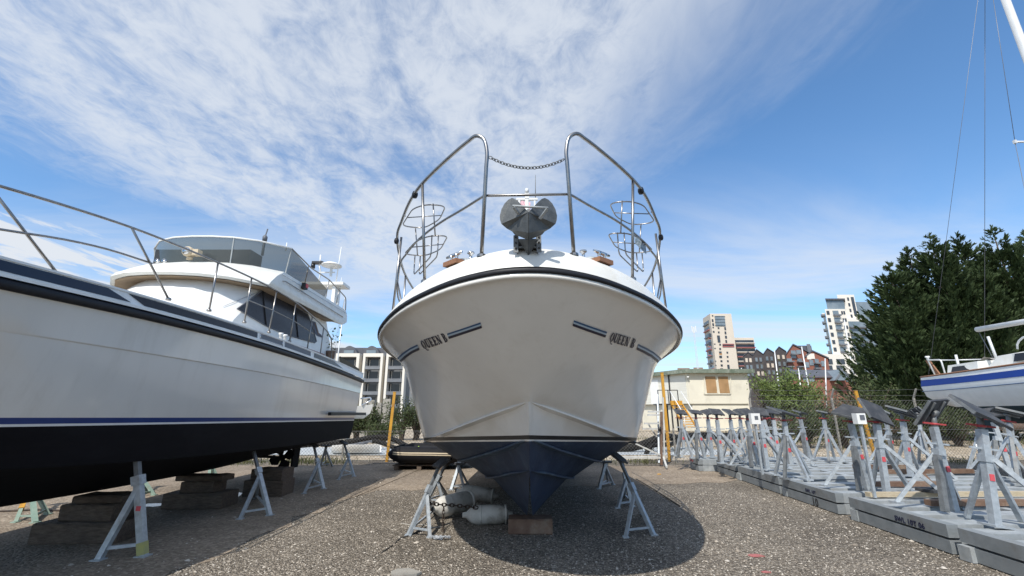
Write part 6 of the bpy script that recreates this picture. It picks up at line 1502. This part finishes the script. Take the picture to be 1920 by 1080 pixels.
sz = atY(1903, 266, ms.y); g = MB(); f_ = ms.lerp(mt, (sz.z-ms.z)/(mt.z-ms.z)); g.tube([f_, sz+Vector((0, 0, .0))], .022, 6); g.tube([f_, f_*2-sz], .022, 6); g.box(sz, (.05, .05, .08)); g.build('spreader', M['mast'], mo)
g = MB(); g.tube([ms+Vector((0, 0, .65)), atY(1832, 618, 12.0)], [.06, .07], 9); g.build('boom', M['mast'], sb)
for a, b, r in ((mt, V(.0, .72, 2.6), .007), (mt, V(.0, -.72, 2.6), .007), (mt, sz, .007), (sz, V(4.5, 1.3, 2.6), .007), (mt.lerp(ms, .35), V(3.9, 1.25, 2.6), .007), (mt, V(8.5, 0, 2.8), .007), (atY(1834, 620, 12.0), V(1.5, .1, 2.8), .012)):
    g = MB(); g.tube([a, b], r, 4); g.build('stay', M['stay'], sb)
GSb = 'props under the sailing yacht'
for s, b, lb in ((1.6, 1.0, 'rear prop holding up the sailing yacht on the right'), (3.6, 1.1, 'forward prop holding up the sailing yacht, near the right edge')):
    f = V(s, b+.5, 0); prop('boat_stand', lb, V(s, b*.72, 1.5), [f, V(s-.35, b+.25, 0), V(s+.35, b+.25, 0)], GSb)
k_ = V(4.2, 0, .125); block((k_.x, k_.y, .125), (.5, 1.2, .25), .15, 'timber under the keel of the sailing yacht on the right')
# ============================================================ trees and plants
CON = leafmat('conifer_leaf', (.030, .050, .019), (.072, .105, .040), .9, (.13, .14, .05))
CON.node_tree.nodes['Principled BSDF'].inputs['Roughness'].default_value = .65
BARK = mat('bark', (.10, .075, .055), (.06, .045, .035), 5, .9, bump=.4, bscale=15)
def mesh_np(name, V_, F_, m, parent):
    me = bpy.data.meshes.new(name); V_ = np.asarray(V_, np.float32); off = np.array(parent.location) if parent else 0
    V_ = V_-off; F_ = np.asarray(F_, np.int32); k = F_.shape[1]
    me.vertices.add(len(V_)); me.vertices.foreach_set('co', V_.ravel().astype(np.float32)); me.loops.add(F_.size); me.loops.foreach_set('vertex_index', F_.ravel()); me.polygons.add(len(F_)); me.polygons.foreach_set('loop_start', np.arange(0, F_.size, k, dtype=np.int32)); me.update(calc_edges=True); me.materials.append(m)
    o = bpy.data.objects.new(name, me); COL.objects.link(o); o.parent = parent; return o
def quads_along(P, D, Nn, L, Wd):
    "leaf-shaped faces: base P, direction D, side N"
    a = P; b = P+D*L[:, None]*.45+Nn*Wd[:, None]; c = P+D*L[:, None]; d = P+D*L[:, None]*.45-Nn*Wd[:, None]
    V_ = np.stack([a, b, c, d], 1).reshape(-1, 3); F_ = np.arange(len(V_)).reshape(-1, 4); return V_, F_
def unit(v): return v/(np.linalg.norm(v, axis=-1, keepdims=True)+1e-9)
def conifer(base, H, R, label, n_br=420, seed=1, low=.10, leaders=3):
    rg = np.random.default_rng(seed); base = np.array(base, float)
    r = thing('conifer_tree', label, 'tree', tuple(base), 'tall dark conifers behind the fence on the right')
    g = MB(); g.tube([Vector(base), Vector(base+np.array((.1, 0, H*.5))), Vector(base+np.array((.0, 0, H*.96)))], [.22, .13, .02], 8); g.build('trunk', BARK, r)
    lead = [(0, 0, 1.0)]+[(rg.choice([-1, 1])*rg.uniform(.25, .62)*R, rg.uniform(-.5, .3)*R, rg.uniform(.68, .84)) for _ in range(leaders-1)]
    Vs, Fs, cnt = [], [], 0; limbs = MB()
    for li, (lx, ly, lh) in enumerate(lead):
        nb_ = n_br if li == 0 else int(n_br*.33)
        hz = H*lh
        for k in range(nb_):
            lo_ = low if li == 0 else .42; u = 1-(1-lo_)*rg.uniform(.012, 1)**.58; h = u*hz
            prof = R*(1-u)**.80*(1.18 if li == 0 else .62)*rg.choice([rg.uniform(.6, .95), rg.uniform(.95, 1.28)])+.14
            az = rg.uniform(0, 2*math.pi); d0 = np.array((math.cos(az), math.sin(az), 0))
            org = base+np.array((lx*min(1, u*1.3), ly*min(1, u*1.3), h-prof*.30))
            m = max(4, int(prof/.24)); pts = []
            up = rg.uniform(.15, .55); dr = rg.uniform(.05, .28)
            for i in range(m+1):
                t = i/m; pts.append(org+d0*prof*t+np.array((0, 0, prof*(up*t*.6+.42*t**3))))
            pts = np.array(pts); side = np.array((-d0[1], d0[0], 0))
            if li == 0 and k % 6 == 0: limbs.tube([Vector(pts[0]), Vector(pts[m//2]), Vector(pts[-1])], [.03, .018, .006], 4, caps=False)
            # sprays along the outer part of the branch
            nl = 22+int(prof*20)
            t = rg.uniform(.22, 1.0, nl)**.75; idx = t*m; i0 = np.minimum(idx.astype(int), m-1); f = (idx-i0)[:, None]
            P = pts[i0]*(1-f)+pts[i0+1]*f; spread = (1.06-t)[:, None]*prof*.20
            lat = rg.uniform(-1, 1, nl)[:, None]
            P = P+side*lat*spread+np.array((0, 0, 1))*rg.normal(0, .05, nl)[:, None]
            D = unit(d0*(.8)+side*lat*.75+np.array((0, 0, 1))*(rg.uniform(.15, .6, nl)+t*.55)[:, None]+rg.normal(0, .18, (nl, 3)))
            Nn = unit(np.cross(D, rg.normal(0, 1, (nl, 3)))); L_ = rg.uniform(.18, .40, nl); Wd = L_*rg.uniform(.12, .22, nl)
            v, fq = quads_along(P, D, Nn, L_, Wd); Vs.append(v); Fs.append(fq+cnt); cnt += len(v)
        # pointed leader: a spike with ascending side shoots
        for q_ in range(15):
            tq = rg.uniform(.0, 1); z0_ = hz*(.90+.095*tq); Lb = (.95-.75*tq)*rg.uniform(.7, 1.15); az = rg.uniform(0, 6.28); el = rg.uniform(.35, .8)
            dd = np.array((math.cos(az)*math.cos(el), math.sin(az)*math.cos(el), math.sin(el))); o_ = base+np.array((lx, ly, z0_)); nl = 26
            t = rg.uniform(.05, 1, nl); P = o_+dd*Lb*t[:, None]+rg.normal(0, .025, (nl, 3)); D = unit(dd+rg.normal(0, .42, (nl, 3))+np.array((0, 0, .25))); Nn = unit(np.cross(D, rg.normal(0, 1, (nl, 3)))); L_ = rg.uniform(.12, .26, nl)
            v, fq = quads_along(P, D, Nn, L_, L_*.17); Vs.append(v); Fs.append(fq+cnt); cnt += len(v)
        nl = 46; t = rg.uniform(0, 1, nl); P = base+np.array((lx, ly, 0))+np.stack([np.zeros(nl), np.zeros(nl), hz*(.93+t*.085)], 1); D = unit(np.stack([rg.normal(0, .4, nl), rg.normal(0, .4, nl), np.ones(nl)], 1)); Nn = unit(np.cross(D, rg.normal(0, 1, (nl, 3)))); L_ = rg.uniform(.12, .3, nl)
        v, fq = quads_along(P, D, Nn, L_, L_*.16); Vs.append(v); Fs.append(fq+cnt); cnt += len(v)
    mesh_np('crown', np.concatenate(Vs), np.concatenate(Fs), CON, r); limbs.build('limbs', BARK, r)
TREES = [(1664, 492, 27.5, 2.5, 'leftmost and lowest conifer of the row, next to the white tower'), (1700, 462, 28.5, 2.2, 'second conifer from the left with a thin pointed top'), (1741, 437, 27, 2.5, 'conifer with a clear star-shaped top left of centre in the row'), (1793, 436, 28, 2.6, 'middle conifer of the row right of the star-topped one'), (1857, 421, 27, 2.8, 'tallest conifer of the row, behind the sailing yacht stern'), (1917, 430, 28, 2.8, 'conifer at the right edge of the photo behind the sailing yacht'), (1975, 440, 27, 2.8, 'conifer just cut by the right edge of the photo')]
for i, (px_, y_, Y, R, lb) in enumerate(TREES):
    p = atY(px_, y_, Y); conifer((p.x, Y, 0), p.z*.98, R*1.25, lb, 640, 20+i, leaders=3)
def bush(px_, ytop, Y, R, label, nm, m, n=1400, seed=3, twig=True, leaf=(.09, .20), cat='bush', group=None, sq=.8, lean=0.0, low=.0, thin=.28):
    rg = np.random.default_rng(seed); p = atY(px_, ytop, Y); H = p.z; b = np.array((p.x, Y, 0.0))
    r = thing(nm, label, cat, tuple(b), group); g = MB()
    ends = []
    for k in range(26):
        az = rg.uniform(0, 6.28); rr = R*math.sqrt(rg.uniform(.02, 1)); h = H*rg.uniform(.55, 1.0)*(1-.25*(rr/R)**2)
        e = b+np.array((math.cos(az)*rr+lean*h, math.sin(az)*rr*sq, h)); mid = b+(e-b)*.5+np.array((-(e-b)[0]*.18, 0, H*.10))
        g.tube([Vector(b+np.array((rg.normal(0, .08), 0, 0))), Vector(mid), Vector(e)], [.035, .02, .006], 4, caps=False); ends.append((b, mid, e))
    g.build('branches', BARK, r)
    k = rg.integers(0, len(ends), n); t = rg.uniform(.35+low*.3, 1.02, n)**.8
    A = np.array([ends[i][0] for i in k]); Mm = np.array([ends[i][1] for i in k]); E_ = np.array([ends[i][2] for i in k]); tt = t[:, None]
    P = A*(1-tt)**2+2*Mm*tt*(1-tt)+E_*tt**2; P += rg.normal(0, R*thin*.5, (n, 3))*np.array((1, 1, .8)); P[:, 2] = np.maximum(.05, P[:, 2])
    D = unit(rg.normal(0, 1, (n, 3))+np.array((0, 0, .5))); Nn = unit(np.cross(D, rg.normal(0, 1, (n, 3)))); L_ = rg.uniform(leaf[0], leaf[1], n)
    v, f = quads_along(P, D, Nn, L_, L_*.24); mesh_np('foliage', v, f, m, r)
LW = leafmat('willow_leaf', (.11, .155, .045), (.20, .25, .085), .7, (.27, .28, .13))
LB = leafmat('bramble_leaf', (.045, .062, .024), (.09, .11, .042), .8, (.14, .13, .065))
LD = leafmat('dry_leaf', (.14, .12, .07), (.20, .18, .11), .8, (.12, .15, .06))
bush(1462, 684, 30, 2.0, 'bright green willow shrub right of the cream hut', 'willow_shrub', LW, 4200, 3, leaf=(.12, .30))
bush(1425, 676, 31, 1.0, 'bare twiggy shrub growing against the hut corner', 'bare_shrub', LD, 420, 4, leaf=(.08, .2), thin=.2)
bush(1500, 700, 32, 1.6, 'lower green shrub in front of the brick boathouse', 'shrub', LW, 2000, 5, leaf=(.12, .28))
bush(1548, 716, 26, 1.5, 'thin grey twiggy bush along the fence left of the yellow post', 'bare_shrub', LD, 620, 6, leaf=(.08, .18))
bush(1622, 694, 24, 1.5, 'olive bramble bush at the foot of the leftmost conifer', 'bramble_bush', LB, 2200, 7, leaf=(.1, .22))
bush(1590, 722, 23, 1.1, 'sparse brown bush just right of the yellow post', 'bare_shrub', LD, 520, 8, leaf=(.08, .18))
bush(1700, 752, 22, 1.6, 'dark bramble behind the fence below the conifers', 'bramble_bush', LB, 1800, 9, leaf=(.1, .2))
bush(1780, 752, 22, 1.6, 'dark bramble behind the fence below the sailing yacht', 'bramble_bush', LB, 1800, 10, leaf=(.1, .2))
bush(1500, 757, 21, 1.5, 'low dark bramble behind the fence in the middle right', 'bramble_bush', LB, 1500, 11, leaf=(.1, .2))
bush(1570, 757, 21, 1.5, 'low dark bramble behind the fence left of the yellow post', 'bramble_bush', LB, 1500, 12, leaf=(.1, .2))
bush(1240, 725, 50, 1.8, 'green tree glimpsed between the cruiser bow and the hut', 'shrub', LW, 1400, 13, leaf=(.15, .35))
for i, (x, y, Y, R, lb) in enumerate(((758, 742, 27, 1.3, 'dense dark hedge bush right of the left yellow post'), (785, 748, 27, 1.4, 'dense dark hedge bush hidden partly by the cruiser bow'), (700, 752, 26, .8, 'ivy-like bush in front of the old grey wall'), (672, 762, 26, 1.0, 'bush beyond the stern of the left yacht'), (722, 785, 24, 1.0, 'low green weeds bush at the foot of the old wall'), (640, 770, 27, 1.4, 'bush hidden behind the left yacht stern'))):
    bush(x, y, Y, R, lb, 'bramble_bush', LB, 1600, 30+i, leaf=(.08, .18))
# grass and weeds along the fence foot (nobody could count them)
rg = np.random.default_rng(5); n = 9000
X = rg.uniform(-13, 16, n); Yg = FY+rg.normal(-.15, .35, n); cl = np.sin(X*1.9)+np.sin(X*.73+1)+rg.normal(0, .6, n); k = (cl > .1) & (X > -13)
X, Yg = X[k], Yg[k]; n = len(X); P = np.stack([X, Yg, np.zeros(n)], 1); D = unit(np.stack([rg.normal(0, .4, n), rg.normal(0, .4, n), np.ones(n)], 1)); Nn = unit(np.cross(D, rg.normal(0, 1, (n, 3)))); L_ = rg.uniform(.08, .38, n)*(.5+.5*rg.uniform(0, 1, n))
v, f = quads_along(P, D, Nn, L_, np.full(n, .010)); o = mesh_np('weeds', v, f, leafmat('weed', (.07, .085, .03), (.16, .15, .07), 1.5, (.24, .2, .1)), None); o['kind'] = 'stuff'; o['label'] = 'weeds and dry grass along the foot of the chain-link fence'
# rough grass on the bank
n = 12000; X = rg.uniform(2, 30, n); Yg = rg.uniform(19, 34, n); cl = np.sin(X*.5)+np.sin(Yg*.7+X*.2)+rg.normal(0, .5, n); k = cl > .5; X, Yg = X[k], Yg[k]; n = len(X)
P = np.stack([X, Yg, np.zeros(n)], 1); D = unit(np.stack([rg.normal(0, .5, n), rg.normal(0, .5, n), np.ones(n)], 1)); Nn = unit(np.cross(D, rg.normal(0, 1, (n, 3)))); L_ = rg.uniform(.12, .4, n)
v, f = quads_along(P, D, Nn, L_, np.full(n, .02)); o = mesh_np('bank_grass', v, f, bpy.data.materials['weed'], None); o['kind'] = 'stuff'; o['label'] = 'patchy rough grass on the pale bank beyond the fence'
# dark far-off land that closes the horizon
HILL = leafmat('far_trees', (.04, .055, .035), (.07, .085, .05), .05)
g = MB(); rw1, rw0, rw2 = [], [], []
for i in range(121):
    x = -600+10*i; h = 6+3*math.sin(i*.7)+2*math.sin(i*1.9)+random.uniform(-1, 1); rw0.append(Vector((x, 420, -1))); rw1.append(Vector((x, 422, max(1, h)))); rw2.append(Vector((x, 470, max(1, h)*.8)))
g.grid([rw0, rw1, rw2]); o = g.build('far_woodland', HILL); o['kind'] = 'stuff'; o['label'] = 'low line of far-off trees along the horizon'
